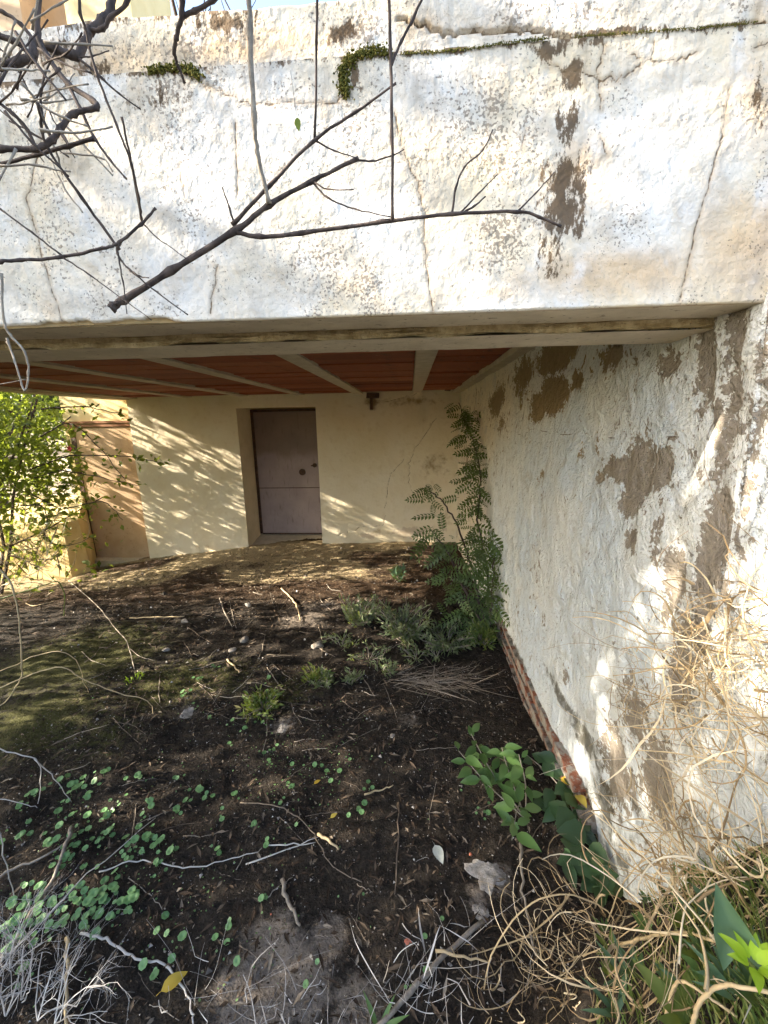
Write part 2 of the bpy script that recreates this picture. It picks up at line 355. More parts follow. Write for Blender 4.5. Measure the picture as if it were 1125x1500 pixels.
def m_brick():
    n = NT('smeared_red_brick', .95)
    a = n.noise(14, 5, .7); f = n.noise(60, 4, .7)
    c = n.mix(f, (.20, .065, .035), (.36, .14, .085)); c = n.mix(n.ramp(n.objrand(), .4, 1, 0, .5), c, (.22, .15, .11))
    c = n.mix(n.ramp(a, .42, .54), c, n.mix(f, (.22, .19, .155), (.46, .42, .37)))
    c = n.mix(n.ramp(n.noise(9, 4), .55, .68, 0, .8), c, (.07, .06, .045))
    return n.done(c, n.bump(n.math('ADD', a, f), .014, 1.0))
MAT = dict(
    fascia=m_fascia(), wall=m_wall(), house=m_house(), soil=m_soil(), door=m_door(),
    concrete=m_plain('ochre_grey_concrete', (.52, .45, .34), (.64, .56, .43), 9, .9, .008, (.22, .18, .13)),
    rough_conc=m_plain('crumbling_mortar', (.30, .23, .12), (.52, .43, .27), 30, .95, .02, (.14, .10, .06)),
    slab=m_plain('terrace_screed', (.4, .36, .3), (.5, .46, .4), 6),
    joist=m_plain('pale_concrete_joist', (.42, .36, .27), (.52, .46, .36), 12, .9, .004),
    needle=m_random('old_needle', [(0, (.12, .09, .065)), (.5, (.25, .20, .155)), (1, (.42, .37, .31))], .85),
    brick=m_brick(),
    old_brick=m_random('smeared_red_brick', [(0, (.28, .09, .05)), (.28, (.36, .15, .09)), (.42, (.34, .26, .20)), (.7, (.46, .40, .34)), (1, (.30, .26, .22))], .95, 'obj', 30, .012),
    yellow=m_plain('yellow_cream_render', (.64, .49, .24), (.72, .58, .32), 5, .9, .006),
    cream=m_plain('pale_cream_render', (.66, .58, .43), (.74, .66, .51), 7, .9, .006),
    pink=m_plain('faded_salmon_panel', (.48, .33, .20), (.56, .40, .26), 4, .8, .004, (.34, .22, .12)),
    dark_metal=m_plain('dark_rusty_metal', (.05, .03, .025), (.12, .06, .035), 30, .6, .002),
    steel=m_plain('old_steel', (.16, .13, .10), (.26, .22, .17), 40, .45, .002),
    trim=m_plain('red_brown_trim', (.22, .10, .05), (.30, .15, .08), 14, .8),
    bark_dark=m_plain('dark_bark', (.035, .026, .024), (.10, .075, .065), 60, .85, .003, None, (1, 1, .4)),
    bark_grey=m_plain('grey_bark', (.20, .17, .14), (.34, .30, .25), 50, .9, .003, (.10, .08, .06)),
    straw=m_random('dry_straw', [(0, (.13, .085, .045)), (.3, (.30, .215, .115)), (.65, (.52, .41, .25)), (1, (.68, .60, .45))], .7),
    straw_grey=m_random('bleached_twig', [(0, (.30, .27, .24)), (.5, (.48, .45, .42)), (1, (.66, .64, .61))], .8),
    twig=m_random('fallen_twig', [(0, (.10, .075, .055)), (.5, (.22, .18, .14)), (1, (.42, .37, .31))], .85, 'obj'),
    stone=m_random('pale_stone', [(0, (.17, .15, .125)), (.5, (.28, .25, .22)), (1, (.42, .39, .35))], .9, 'obj', 40, .004),
    redchip=m_plain('red_brick_chip', (.42, .12, .07), (.5, .2, .13), 40),
    plaster=m_plain('fallen_plaster', (.26, .235, .21), (.46, .43, .40), 40, .95, .02, (.12, .10, .08)),
    moss=m_random('green_moss', [(0, (.045, .050, .010)), (.5, (.10, .10, .018)), (1, (.19, .16, .035))], .95),
    leaf_bush=m_leaf('green_bush_leaf', [(0, (.035, .065, .012)), (.5, (.075, .13, .020)), (1, (.17, .21, .035))], .45),  # the leaf's own greens, varied from leaf to leaf
    leaf_pin=m_leaf('glossy_pinnate_leaf', [(0, (.030, .062, .022)), (.5, (.050, .095, .035)), (1, (.085, .135, .050))], .25, .35, 'obj'),
    leaf_privet=m_leaf('privet_leaf', [(0, (.050, .11, .032)), (.5, (.085, .17, .050)), (1, (.14, .24, .075))], .25, .4, 'obj'),
    leaf_ivy=m_leaf('ivy_leaf', [(0, (.028, .062, .028)), (.5, (.045, .095, .042)), (1, (.075, .14, .055))], .2, .4, 'obj'),
    leaf_penny=m_leaf('pennywort_leaf', [(0, (.10, .22, .085)), (.5, (.15, .30, .12)), (1, (.22, .40, .17))], .2, .45, 'obj'),
    seedling=m_leaf('seedling_leaf', [(0, (.08, .17, .06)), (.5, (.14, .27, .10)), (1, (.24, .36, .16))], .2),
    leaf_sage=m_leaf('grey_green_leaf', [(0, (.06, .09, .05)), (.5, (.11, .15, .085)), (1, (.24, .28, .15))], .3),
    leaf_grass=m_leaf('grass_blade', [(0, (.045, .085, .020)), (.5, (.085, .14, .030)), (.75, (.19, .22, .06)), (1, (.34, .28, .12))], .3),
    leaf_bright=m_leaf('bright_yellow_green_leaf', [(0, (.26, .42, .02)), (1, (.36, .52, .03))], .35, .4, 'obj'),
    leaf_blue=m_leaf('blue_green_leaf', [(0, (.060, .12, .070)), (1, (.10, .185, .105))], .2, .45, 'obj'),
    leaf_yellow=m_leaf('dead_yellow_leaf', [(0, (.45, .30, .03)), (1, (.60, .48, .10))], .2, .6, 'obj'),
    leaf_pale=m_plain('bleached_leaf', (.42, .44, .38), (.55, .56, .50), 40, .8, .002),
    petal=m_plain('red_pink_petal', (.55, .05, .07), (.65, .10, .10), 40, .6),
    litter=m_random('leaf_litter', [(0, (.018, .012, .008)), (.45, (.055, .036, .024)), (.8, (.15, .11, .075)), (1, (.30, .26, .21))], .9),
    grit=m_random('gravel_grit', [(0, (.05, .045, .04)), (.4, (.18, .16, .145)), (.7, (.36, .33, .30)), (1, (.66, .64, .61))], .9),
)
# ================================================================== GROUND
def lines(*segs):
    out = []
    for a, b, st in segs:
        k = max(1, int(round((b-a)/st))); out += list(np.linspace(a, b, k, endpoint=False))
    out.append(segs[-1][1]); return np.array(out)
gx = lines((-900, -100, 200), (-100, -14, 14), (-14, -6.5, .5), (-6.5, -3, .05), (-3, 1.05, .018), (1.05, 8, .5), (8, 100, 14), (100, 900, 200))
gy = lines((-900, -100, 200), (-100, -8, 12), (-8, 0, .4), (0, .5, .06), (.5, 2.4, .016), (2.4, 4, .025), (4, 7, .04), (7, 16, .6), (16, 100, 12), (100, 900, 200))
GX, GY = np.meshgrid(gx, gy, indexing='ij'); GZ = ground_h(GX, GY)
nr = (GX > -6.5) & (GX < .76) & (GY > .3) & (GY < 7)
GZ = GZ + nr*(.014*fbm(GX*18, GY*18, 21, 3) + .010*fbm(GX*55, GY*55, 22, 2))
def spots(px, X, Y):
    a = np.zeros(X.shape)
    for (u, v, r, s) in px:
        p = at(u, v); a = np.maximum(a, s*np.exp(-((X-p[0])**2+(Y-p[1])**2)/(r*r)))
    return a
dust = spots([(395, 1400, .16, .9), (370, 1470, .20, .85), (480, 1370, .10, .8), (520, 1480, .16, .7), (440, 1440, .16, .85), (725, 1290, .10, .75), (700, 1320, .08, .7),
              (445, 905, .35, .75), (470, 890, .25, .7), (600, 1055, .12, .6), (275, 1045, .1, .7), (415, 1065, .12, .7), (640, 1000, .2, .45), (740, 990, .2, .4)], GX, GY)
moss = spots([(120, 960, .9, .75), (250, 1000, .5, .7), (60, 1050, .6, .7), (330, 990, .4, .6), (420, 1010, .4, .55), (150, 1080, .4, .55)], GX, GY)
sand = .75*sstep(.9, .1, np.abs(GY-5.95)+np.clip(-1.2-GX, 0, 9)*0)*sstep(-3.2, -2.4, GX)*sstep(.6, -.4, GX) + .6*sstep(.35, .05, np.abs(GY-6.15))
sand = np.maximum(sand, .86*sstep(3.8, 4.9, GY)*(.70+1.5*fbm(GX*1.5, GY*1.5, 77, 3)))
sand = np.maximum(sand, spots([(330, 880, .0001, 0), (600, 830, .3, .35)], GX, GY))
brown = sstep(3.0, 4.2, GY)*.7
gme = grid_mesh('ground', np.stack([GX, GY, GZ], -1), MAT['soil'], dict(dust=dust, moss=moss, sand=sand, brown=brown))
ground = link('ground', gme); tag(ground, 'dark damp soil floor with leaf litter running under the slab', 'ground', kind='structure')

# ================================================================== TERRACE SLAB (fascia, beams, joists, ceramic ceiling)
slab = thing('terrace_slab', 'raised terrace slab with cracked white fascia and red ceramic ceiling', 'terrace', (-1, 1, 0))
def sub(o, parent):          # keep world placement when parenting to a moved empty
    o.parent = parent; o.matrix_parent_inverse = Matrix.Translation(-Vector(parent.location)); return o
YF = .94; ZB = 1.974; ZL = 2.436; ZT = 2.53; XL = -4.55
fx = lines((XL, -1.15, .2), (-1.15, 1.05, .0031), (1.05, 3.6, .2)); fz = lines((ZB, ZL, .0031))
FX, FZ = np.meshgrid(fx, fz, indexing='ij')
def fas(u, v): p = onY(u, v, YF); return (p[0], p[2])
def FL(*q): return [fas(*p) for p in q]
cracks = [wiggle(FL((578, 165), (592, 225), (612, 262), (622, 310), (622, 375), (634, 455)), .0022),
          wiggle(FL((1068, 130), (1060, 190), (1048, 235), (1030, 300), (1010, 380), (996, 440)), .002),
          wiggle(FL((48, 250), (40, 290), (62, 380), (90, 470)), .002), wiggle(FL((90, 60), (48, 250)), .002),
          wiggle(FL((318, 390), (308, 460)), .0015), wiggle(FL((262, 240), (272, 292)), .0015), wiggle(FL((345, 180), (348, 290)), .0015),
          wiggle(FL((290, 120), (330, 140), (370, 152), (420, 150), (490, 150), (512, 135)), .002),
          wiggle(FL((875, 115), (885, 65)), .0015), wiggle(FL((840, 102), (878, 116), (915, 110), (950, 90), (1000, 88), (1020, 76)), .003),
          wiggle(FL((878, 116), (880, 160)), .0015), wiggle(FL((958, 60), (957, 90), (925, 80)), .002), wiggle(FL((1125, 62), (1105, 70)), .001),
          wiggle(FL((880, 200), (890, 225)), .001), wiggle(FL((770, 190), (764, 215)), .001), wiggle(FL((780, 60), (796, 85), (830, 105)), .002)]
crack = poly_dist(FX, FZ, cracks)
def blobs(L, X, Z, fn):
    a = np.zeros(X.shape)
    for (u, v, ru, rv, s) in L:
        c = fn(u, v); a = np.maximum(a, s*np.exp(-((X-c[0])/ru)**2-((Z-c[1])/rv)**2))
    return a
rust = blobs([(838, 110, .035, .03, .8), (832, 180, .03, .05, .85), (828, 265, .045, .05, .95), (822, 310, .05, .05, .9), (845, 330, .03, .04, .6), (815, 370, .04, .06, .62), (855, 225, .03, .03, .6),
              (515, 110, .03, .04, .55), (800, 70, .05, .02, .8), (865, 60, .04, .015, .7), (240, 130, .04, .05, .5), (1120, 150, .04, .06, .5), (665, 200, .03, .05, .4)], FX, FZ, fas)
rust = np.maximum(rust, .95*sstep(.024, .0, ZL-FZ)*(.62+fbm(FX*9, FZ*3, 31, 3)*1.5))
warm = blobs([(900, 400, .25, .06, .9), (720, 430, .18, .03, .6), (1080, 350, .12, .12, .8), (1110, 150, .12, .12, .7), (640, 200, .06, .1, .5), (200, 400, .25, .12, .35), (100, 250, .2, .1, .4), (860, 250, .12, .1, .6), (990, 200, .2, .08, .35), (330, 210, .15, .1, .3)], FX, FZ, fas)
speck = blobs([(450, 390, .22, .09, .8), (600, 390, .18, .08, .8), (740, 380, .14, .08, .8), (250, 190, .12, .16, .9), (380, 250, .16, .1, .5), (650, 180, .2, .14, .45), (60, 130, .2, .12, .8), (240, 330, .05, .03, .7), (540, 130, .1, .07, .7), (870, 380, .1, .08, .5)], FX, FZ, fas)
# plaster broken away along the bottom edge
chz = .006 + .014*np.clip(fbm(fx*16, fx*0, 41, 4)*2.6, 0, 1) ; chz = chz*sstep(-.48, -.6, fx) + .0015
CH = chz[:, None] - (FZ-ZB)
chip = np.where(CH > -.01, CH, -.01)
FYY = YF + .006*fbm(FX*2.2, FZ*2.2, 51, 3) + .0035*fbm(FX*14, FZ*14, 52, 3) + .0008*sstep(.003, .001, crack) + .010*sstep(-.001, .002, chip)
fme = grid_mesh('fascia', np.stack([FX, FYY, FZ], -1), MAT['fascia'], dict(crack=crack, rust=rust, warm=warm, speck=speck, chip=chip, drip=np.clip(sstep(.30, .0, ZL-FZ)*(.55+1.6*fbm(FX*2.6, FX*0, 57, 3)), 0, 1)))
sub(link('fascia', fme), slab)
# coping above the ledge, set back a little, with its top surface
cz = np.concatenate([lines((ZL+.0045, ZT, .0045)), [ZT+.004, ZT+.006, ZT+.008]]); cback = np.concatenate([np.zeros(len(cz)-3), [.012, .08, .5]])
CX, CZ = np.meshgrid(fx, cz, indexing='ij')
edge = .012*fbm(CX*7, CX*0, 61, 4)*sstep(ZL+.04, ZT, CZ)
slip = .020*sstep(.02, .30, FX[:, :1]+CZ*0)*0
CYY = YF + .010 + .006*fbm(CX*3, CZ*3, 62, 3) + .004*fbm(CX*18, CZ*18, 63, 3) + cback[None, :]
ccr = [wiggle(FL((582, 20), (620, 28), (655, 43), (690, 36), (740, 38), (790, 34), (815, 42), (838, 50)), .0025), wiggle(FL((838, 50), (900, 47), (1000, 42), (1125, 28)), .0015)]
ccd = np.maximum(poly_dist(CX, CZ+edge, ccr) - .0012, 0)
CYY = CYY + .010*sstep(.0016, .0004, ccd)
cst = np.maximum(.75*sstep(ZT-.035, ZT, CZ)*sstep(.15, -.1, CX)*(.6+fbm(CX*8, CZ*8, 64, 3)*1.2), blobs([(500, 40, .04, .02, .9), (130, 95, .06, .02, .7), (330, 25, .08, .02, .8), (60, 70, .1, .04, .6), (900, 40, .15, .01, .8), (1080, 35, .1, .012, .9)], CX, CZ, fas))
cwm = blobs([(350, 60, .25, .04, 1.), (120, 85, .2, .04, 1.), (800, 20, .3, .03, .5), (600, 30, .2, .03, .6)], CX, CZ, fas)
csp = blobs([(100, 60, .25, .05, .9), (360, 30, .2, .03, .7), (560, 40, .1, .05, .9), (800, 15, .4, .03, .6)], CX, CZ, fas)
cme = grid_mesh('coping', np.stack([CX, CYY, CZ+edge], -1), MAT['fascia'], dict(crack=ccd, rust=cst, warm=cwm, speck=csp, chip=np.full(CX.shape, -.01), drip=np.full(CX.shape, .75)))
sub(link('coping', cme), slab)
b = MB(); b.box((XL+.004, YF+.03, 2.215), (3.6, 6.9, ZT-.012)); sub(b.build('slab_core', MAT['slab']), slab)
# edge beam: flush outer strip, lower inner lintel with rough front face
def strip(name, mat, prof, jit, xs):
    P = np.zeros((len(xs), len(prof), 3))
    for j, (yy, zz, q) in enumerate(prof):
        P[:, j, 0] = xs; P[:, j, 1] = yy + q*jit*fbm(xs*9, xs*0+j*3.1, 71+j, 4)*2; P[:, j, 2] = zz + q*jit*fbm(xs*11, xs*0+j*1.7, 91+j, 4)*2
    return sub(link(name, grid_mesh(name, P, mat, smooth=False)), slab)
bx = lines((XL, -1.4, .1), (-1.4, 1.1, .012), (1.1, 3.6, .2))
pr = [(YF+.004+(1.075-YF)*k/8, ZB+.0015, .25) for k in range(9)]; pr += [(1.082, 2.21, 0)]
strip('edge_beam', MAT['concrete'], pr, .006, bx)
pr = [(1.073, 2.2, 0), (1.073, 1.985, 0)] + [(1.071-.004*(k % 2), 1.978-.026*k/5, 1) for k in range(6)]
strip('mortar_face', MAT['rough_conc'], pr, .008, bx)
pr = [(1.068+.18*k/9, 1.951, .3) for k in range(10)] + [(1.25, 1.958, .3), (1.252, 2.21, 0)]
strip('lintel', MAT['concrete'], pr, .006, bx)
# joists and ceramic boards
jx = [.105-.866*k for k in range(6)]
for x in jx:
    b = MB(); b.box((x-.066, 1.256, 2.167), (x+.066, 6.168, 2.215)); sub(b.build('joist', MAT['joist']), slab)
b = MB(); b.box((.63, 1.256, 2.150), (.79, 6.168, 2.215)); sub(b.build('joist', MAT['joist']), slab)
b = MB(); b.box((XL, 1.256, 2.155), (jx[-1]-.07, 6.5, 2.215)); sub(b.build('end_beam', MAT['concrete']), slab)
def m_ceramic():
    n = NT('red_ceramic_board', .8)
    a = n.noise(3, 3, vec=n.coord((3, .6, 1))); g = n.noise(26, 3, .6, n.coord((.25, 4, 1))); f = n.noise(70, 3)
    rr = n.objrand()
    c = n.cramp(n.math('ADD', n.math('MULTIPLY', rr, .6), n.math('MULTIPLY', g, .45)), [(0, (.12, .035, .018)), (.4, (.25, .070, .030)), (.75, (.32, .10, .045)), (1, (.40, .18, .085))])
    c = n.mix(n.ramp(f, .62, .74, 0, .6), c, (.12, .05, .025))
    c = n.mix(n.ramp(n.noise(6, 4), .56, .72, 0, .6), c, (.09, .05, .035)); c = n.mix(n.ramp(n.noise(9, 5, .7), .62, .74, 0, .5), c, (.42, .30, .20))
    return n.done(c, n.bump(g, .006, .9))
MAT['ceramic'] = m_ceramic()
bays = [(jx[k+1]+.068, jx[k]-.068) for k in range(5)] + [(jx[0]+.068, .628)]
bm = MB(); bm.box((-.5, -.1155, 0), (.5, .1155, .02))
brd = bm.mesh('ceiling_board', MAT['ceramic'])
for (a, c) in bays:
    y = 1.38
    while y < 6.1:
        o = bpy.data.objects.new('ceiling_board', brd); COL.objects.link(o); o.scale = (c-a-.004+random.uniform(-.006, 0), 1, 1)
        o.location = ((a+c)/2, y, 2.183+random.uniform(-.008, .010)); o.rotation_euler = (random.uniform(-.012, .012), random.uniform(-.004, .004), 0)
        sub(o, slab); y += .2405
# pit broken out of the lintel
# ================================================================== HOUSE: back wall, recessed door
house = thing('house', 'cream rendered house wall with recessed door under the terrace slab', 'house', (-1.8, YB, -.2))
DX0, DX1, DZ1, DD = -2.63, -1.41, 1.994, .60
def hsheet(name, x0, x1, z0, z1, yy=YB, st=.012):
    xs = lines((x0, x1, st)); zs = lines((z0, z1, st)); X, Z = np.meshgrid(xs, zs, indexing='ij')
    def hb(u, v): p = onY(u, v, YB); return (p[0], p[2])
    Lh = lambda *q: [hb(*p) for p in q]
    ck = [wiggle(Lh((640, 612), (612, 650), (598, 680), (600, 705), (608, 740)), .012), wiggle(Lh((592, 672), (570, 700), (563, 745)), .012), wiggle(Lh((495, 785), (515, 778), (560, 768), (565, 755)), .02), wiggle(Lh((540, 590), (570, 588), (610, 576)), .015)]
    crk = poly_dist(X, Z, ck, .05)
    dm = blobs([(635, 680, .35, .25, .6), (600, 588, .5, .1, .7), (545, 590, .12, .15, .9), (650, 760, .2, .2, .55), (560, 780, .6, .1, .5), (630, 620, .2, .3, .35), (515, 600, .25, .1, .35), (300, 800, .8, .08, .4)], X, Z, hb)
    br = blobs([(600, 780, .35, .12, .85), (540, 785, .3, .08, .7), (650, 770, .15, .15, .6)], X, Z, hb)
    Y = yy + .012*fbm(X*1.5, Z*1.5, 101, 3) + .006*fbm(X*8, Z*8, 102, 3) + .006*sstep(.008, .002, crk)
    return sub(link(name, grid_mesh(name, np.stack([X, Y, Z], -1), MAT['house'], dict(crack=crk, damp=dm, bare=br))), house)
hsheet('wall', -4.34, DX0, -.75, 2.3); hsheet('wall', DX1, .9, -.6, 2.3); hsheet('lintel_wall', DX0-.001, DX1+.001, DZ1, 2.3, YB+.002)
b = MB(); b.box((-4.335, YB+.03, -.75), (DX0-.012, YB+1.2, 2.21)); b.box((DX1+.012, YB+.03, -.6), (1.2, YB+1.2, 2.21)); b.box((DX0-.012, YB+DD+.1, -.6), (DX1+.012, YB+1.2, 2.21)); b.box((DX0-.012, YB+.03, DZ1+.012), (DX1+.012, YB+DD+.1, 2.205))
sub(b.build('masonry', MAT['yellow']), house)
b = MB(); b.box((DX0-.010, YB+.004, -.45), (DX0, YB+DD, DZ1+.01), .002); sub(b.build('door_reveal', MAT['cream']), house)
b = MB(); b.box((DX1, YB+.004, -.45), (DX1+.010, YB+DD, DZ1+.01), .002); sub(b.build('door_reveal', MAT['cream']), house)
# threshold slab, slightly sloping
b = MB(); v = [(DX0-.06, YB-.10, -.23), (DX1+.05, YB-.10, -.20), (DX1, YB+DD, -.135), (DX0, YB+DD, -.135)]
b.add([*v, *[(x, y, z-.2) for x, y, z in v]], [(0, 1, 2, 3), (0, 4, 5, 1), (1, 5, 6, 2), (2, 6, 7, 3), (3, 7, 4, 0)])
sub(b.build('threshold', MAT['concrete']), house)
# door leaf with a pressed rail, lock and bolt
yd = YB+DD
b = MB(); b.box((DX0+.045, yd-.045, -.11), (DX1-.045, yd-.005, DZ1-.045)); door = sub(b.build('door', MAT['door']), house)
def subp(o, p): o.parent = p; o.matrix_parent_inverse = p.matrix_world.inverted() if False else Matrix.Identity(4); return o
b = MB(); b.box((DX0+.047, yd-.049, .68), (DX1-.047, yd-.0449, .692)); subp(b.build('rail', MAT['dark_metal']), door)
def disc(mb, c, r, d, n=16):
    a = np.arange(n)*2*math.pi/n
    f = np.stack([c[0]+r*np.cos(a), np.full(n, c[1]), c[2]+r*np.sin(a)], 1); k = f.copy(); k[:, 1] -= d
    mb.add(np.vstack([f, k]), [tuple(range(n, 2*n))] + [(i, (i+1) % n, n+(i+1) % n, n+i) for i in range(n)])
b = MB(); p = onY(444, 691, yd); disc(b, (p[0], yd-.0449, p[2]), .055, .015); disc(b, (p[0], yd-.0599, p[2]), .03, .012); subp(b.build('lock_rosette', MAT['dark_metal']), door)
b = MB(); p = onY(462, 681, yd); disc(b, (p[0], yd-.0449, p[2]), .035, .02); b.tube([(p[0], yd-.06, p[2]), (p[0], yd-.10, p[2]), (p[0]-.05, yd-.105, p[2])], .010, 6); subp(b.build('handle', MAT['dark_metal']), door)
b = MB()
b.box((DX0+.002, yd-.06, -.12), (DX0+.043, yd+.01, DZ1-.004)); b.box((DX1-.043, yd-.06, -.12), (DX1-.002, yd+.01, DZ1-.004)); b.box((DX0+.044, yd-.058, DZ1-.043), (DX1-.044, yd+.01, DZ1-.004)); b.box((DX0+.044, yd-.056, -.132), (DX1-.044, yd+.01, -.112))
sub(b.build('door_frame', MAT['dark_metal']), house)
# rusty bracket stub under the ceiling
p = onY(544, 590, YB-.02); b = MB(); b.box((p[0]-.02, YB-.05, p[2]-.1), (p[0]+.02, YB+.02, p[2]+.08)); b.box((p[0]-.06, YB-.07, p[2]+.07), (p[0]+.12, YB+.02, p[2]+.14), .01); sub(b.build('bracket', MAT['dark_metal']), house)
p = onY(657, 566, YB-.02); b = MB(); b.box((p[0]-.05, YB-.08, p[2]-.06), (p[0]+.03, YB+.02, p[2]+.09), .008); sub(b.build('bracket', MAT['dark_metal']), house)

# annex with salmon panel, left of the house corner
annex = thing('annex_wall', 'yellow cream annex wall with salmon metal panel beyond the house corner', 'wall', (-5.0, 6.4, -.5))
b = MB(); b.box((-5.62, 6.40, -.8), (-4.36, 6.7, 2.75)); sub(b.build('wall', MAT['yellow']), annex)
b = MB(); b.box((-5.42, 6.355, -.45), (-4.36, 6.396, 1.74)); pn = sub(b.build('panel', MAT['pink']), annex)
b = MB(); b.box((-5.50, 6.345, -.5), (-5.424, 6.398, 1.74)); sub(b.build('panel_jamb', MAT['dark_metal']), annex)
for z in (1.76, 1.815): 
    b = MB(); b.box((-5.6, 6.34, z), (-4.36, 6.398, z+.035)); sub(b.build('cornice', MAT['trim']), annex)
b = MB(); b.box((-5.45, 6.2, -.75), (-4.36, 6.39, -.452), .005); sub(b.build('sill', MAT['concrete']), annex)
# low pier, chamfered
b = MB(); v = np.array([(-5.36, 5.72, -.7), (-5.20, 5.95, -.7), (-5.42, 6.35, -.7), (-6.6, 6.35, -.7), (-6.6, 5.72, -.7)]); t = v.copy(); t[:, 2] = .30; t[:, 0] += [-.03, -.10, -.03, 0, 0]; t[:, 1] += [.05, .02, 0, 0, .05]
t[:, 2] += [.0, .02, .35, .35, .0]
b.add(np.vstack([v, t]), [(5, 6, 7, 8, 9), (0, 1, 6, 5), (1, 2, 7, 6), (2, 3, 8, 7), (3, 4, 9, 8), (4, 0, 5, 9)])
tag(b.build('low_wall', MAT['yellow']), 'low chamfered yellow wall stub beside the salmon panel behind the bush', 'wall')
# upper storey pillars behind the coping
def pillar(u0_, u1_, Y, label, mat, top=6.2):
    a = onY(u0_, 12, Y)[0]; c = onY(u1_, 12, Y)[0]
    r = thing('terrace_pillar', label, 'pillar', ((a+c)/2, Y, ZT-.012))
    b = MB(); b.box((a, Y, ZT-.012), (c, Y+.45, top)); sub(b.build('shaft', mat), r)
    b = MB(); b.box((a-.05, Y-.05, ZT-.01), (c+.05, Y+.5, ZT+.25)); sub(b.build('plinth', mat), r)
pillar(95, 192, 2.6, 'wide cream pillar standing on the terrace behind the coping', MAT['yellow'])
pillar(-60, 30, 2.6, 'orange cream pillar on the terrace behind tangled branches', MAT['pink'])

# ================================================================== RETAINING WALL on the right
rwall = thing('retaining_wall', 'peeling blue white plastered retaining wall with exposed bricks at its foot', 'wall', (.8, 2, 0))
wy = lines((-1.4, .5, .1), (.5, 2.2, .009), (2.2, 3.6, .018), (3.6, YB, .035)); wt = lines((0, 1, 1/200))
def wbot(y): return -.45 + (.60+.05*fbm(y*5, y*0, 201, 3)*2 + .05*sstep(2.6, 1.6, y))*sstep(1.22, 1.42, y)*sstep(3.30, 3.12, y)
def wtop(y): return np.where(y < .93, 1.965-(.93-y)*.75, 2.2)
WY, WT = np.meshgrid(wy, wt, indexing='ij'); zb = wbot(wy)[:, None]; zt = wtop(wy)[:, None]; WZ = zb+(zt-zb)*WT
def wl(u, v): p = onX(u, v, WX); return (p[1], p[2])
FLK = [(930, 705, .10, .13, 1.), (905, 690, .10, .05, .9), (965, 690, .05, .08, .9), (920, 745, .10, .05, .85), (925, 790, .07, .06, .8), (880, 700, .05, .03, .7), (1060, 620, .05, .35, .52), (1035, 520, .05, .2, .5), (1080, 480, .05, .12, .55), (1110, 600, .05, .3, .5), (1040, 800, .06, .2, .8), (985, 860, .06, .15, .75), (960, 800, .05, .1, .6),
       (815, 580, .25, .12, .95), (790, 600, .15, .1, .8), (845, 560, .12, .06, .8), (820, 520, .35, .10, .9), (770, 545, .3, .12, .75), (725, 590, .35, .12, .8), (735, 620, .2, .12, .7), (900, 520, .1, .06, .5), (980, 530, .06, .06, .6),
       (870, 950, .07, .05, .55), (930, 1040, .12, .18, .62), (960, 1130, .1, .2, .66), (890, 1120, .12, .2, .6), (1000, 960, .07, .2, .7), (825, 990, .06, .06, .6), (850, 660, .05, .06, .5), (1020, 930, .05, .12, .7), (790, 700, .08, .08, .45)]
flake = blobs(FLK, WY, WZ, wl) + .80*fbm(WY*2.6, WZ*2.2, 205, 5) + .17 + .5*sstep(1.1, 1.7, WZ)*sstep(1.2, 1.7, WY)*fbm(WY*3.1, WZ*3.5, 206, 4)
cream = np.clip(sstep(2.6, 4.8, WY)*.8 + sstep(1.2, 2.1, WZ)*sstep(1.2, 3, WY)*.6 + sstep(1.3, 1.0, WY)*.3, 0, 1)  # cream paint near the back, plus warm light put into the colour
ochre = np.clip(sstep(1.1, 1.7, WZ)*sstep(1.2, 2.0, WY) + sstep(3.5, 5, WY)*.7, 0, 1)
grime = blobs([(850, 1080, .25, .10, .8), (875, 1180, .12, .16, .85), (820, 1020, .35, .05, .75), (760, 960, .4, .04, .7), (900, 1260, .1, .1, .7), (800, 505, .5, .03, .5), (920, 500, .3, .02, .7), (1000, 475, .2, .03, .7)], WY, WZ, wl)
grime = np.maximum(grime, .75*sstep(.05, .0, WZ-zb))
wcr = poly_dist(WY, WZ, [wiggle([wl(690, 618), wl(740, 632), wl(790, 632), wl(850, 640), wl(900, 642)], .010), wiggle([wl(940, 610), wl(955, 660), wl(990, 640)], .01)], .04)
wob = .030*fbm(WY*.9, WZ*1.2, 211, 3) + .030*fbm(WY*4, WZ*3, 212, 3) + .016*fbm(WY*17, WZ*12, 213, 3)
low = sstep(.9, .25, WZ)*sstep(1.9, 1.3, WY)
wob = wob + low*(.035*fbm(WY*9, WZ*3, 214, 4)) - .03*low
WXX = WX - wob + .005*sstep(.45, .6, flake)
wme = grid_mesh('plaster', np.stack([WXX, WY, WZ], -1)[:, ::-1], MAT['wall'], {k: a[:, ::-1] for k, a in dict(flake=flake, cream=cream, ochre=ochre, grime=grime, crack=wcr).items()})
sub(link('plaster', wme), rwall)
b = MB(); ys = np.linspace(-1.38, YB+.2, 40)
vv = []; 
for y in ys:
    t = float(wtop(np.array(y)))-.02; vv += [(WX+.045, y, -.5), (WX+.25, y, -.5), (WX+.25, y, t), (WX+.045, y, t)]
ff = [(i*4+j, i*4+(j+1) % 4, i*4+4+(j+1) % 4, i*4+4+j) for i in range(len(ys)-1) for j in range(4)] + [(0, 3, 2, 1), (len(vv)-4, len(vv)-3, len(vv)-2, len(vv)-1)]
b.add(vv, ff); sub(b.build('core', MAT['rough_conc']), rwall)
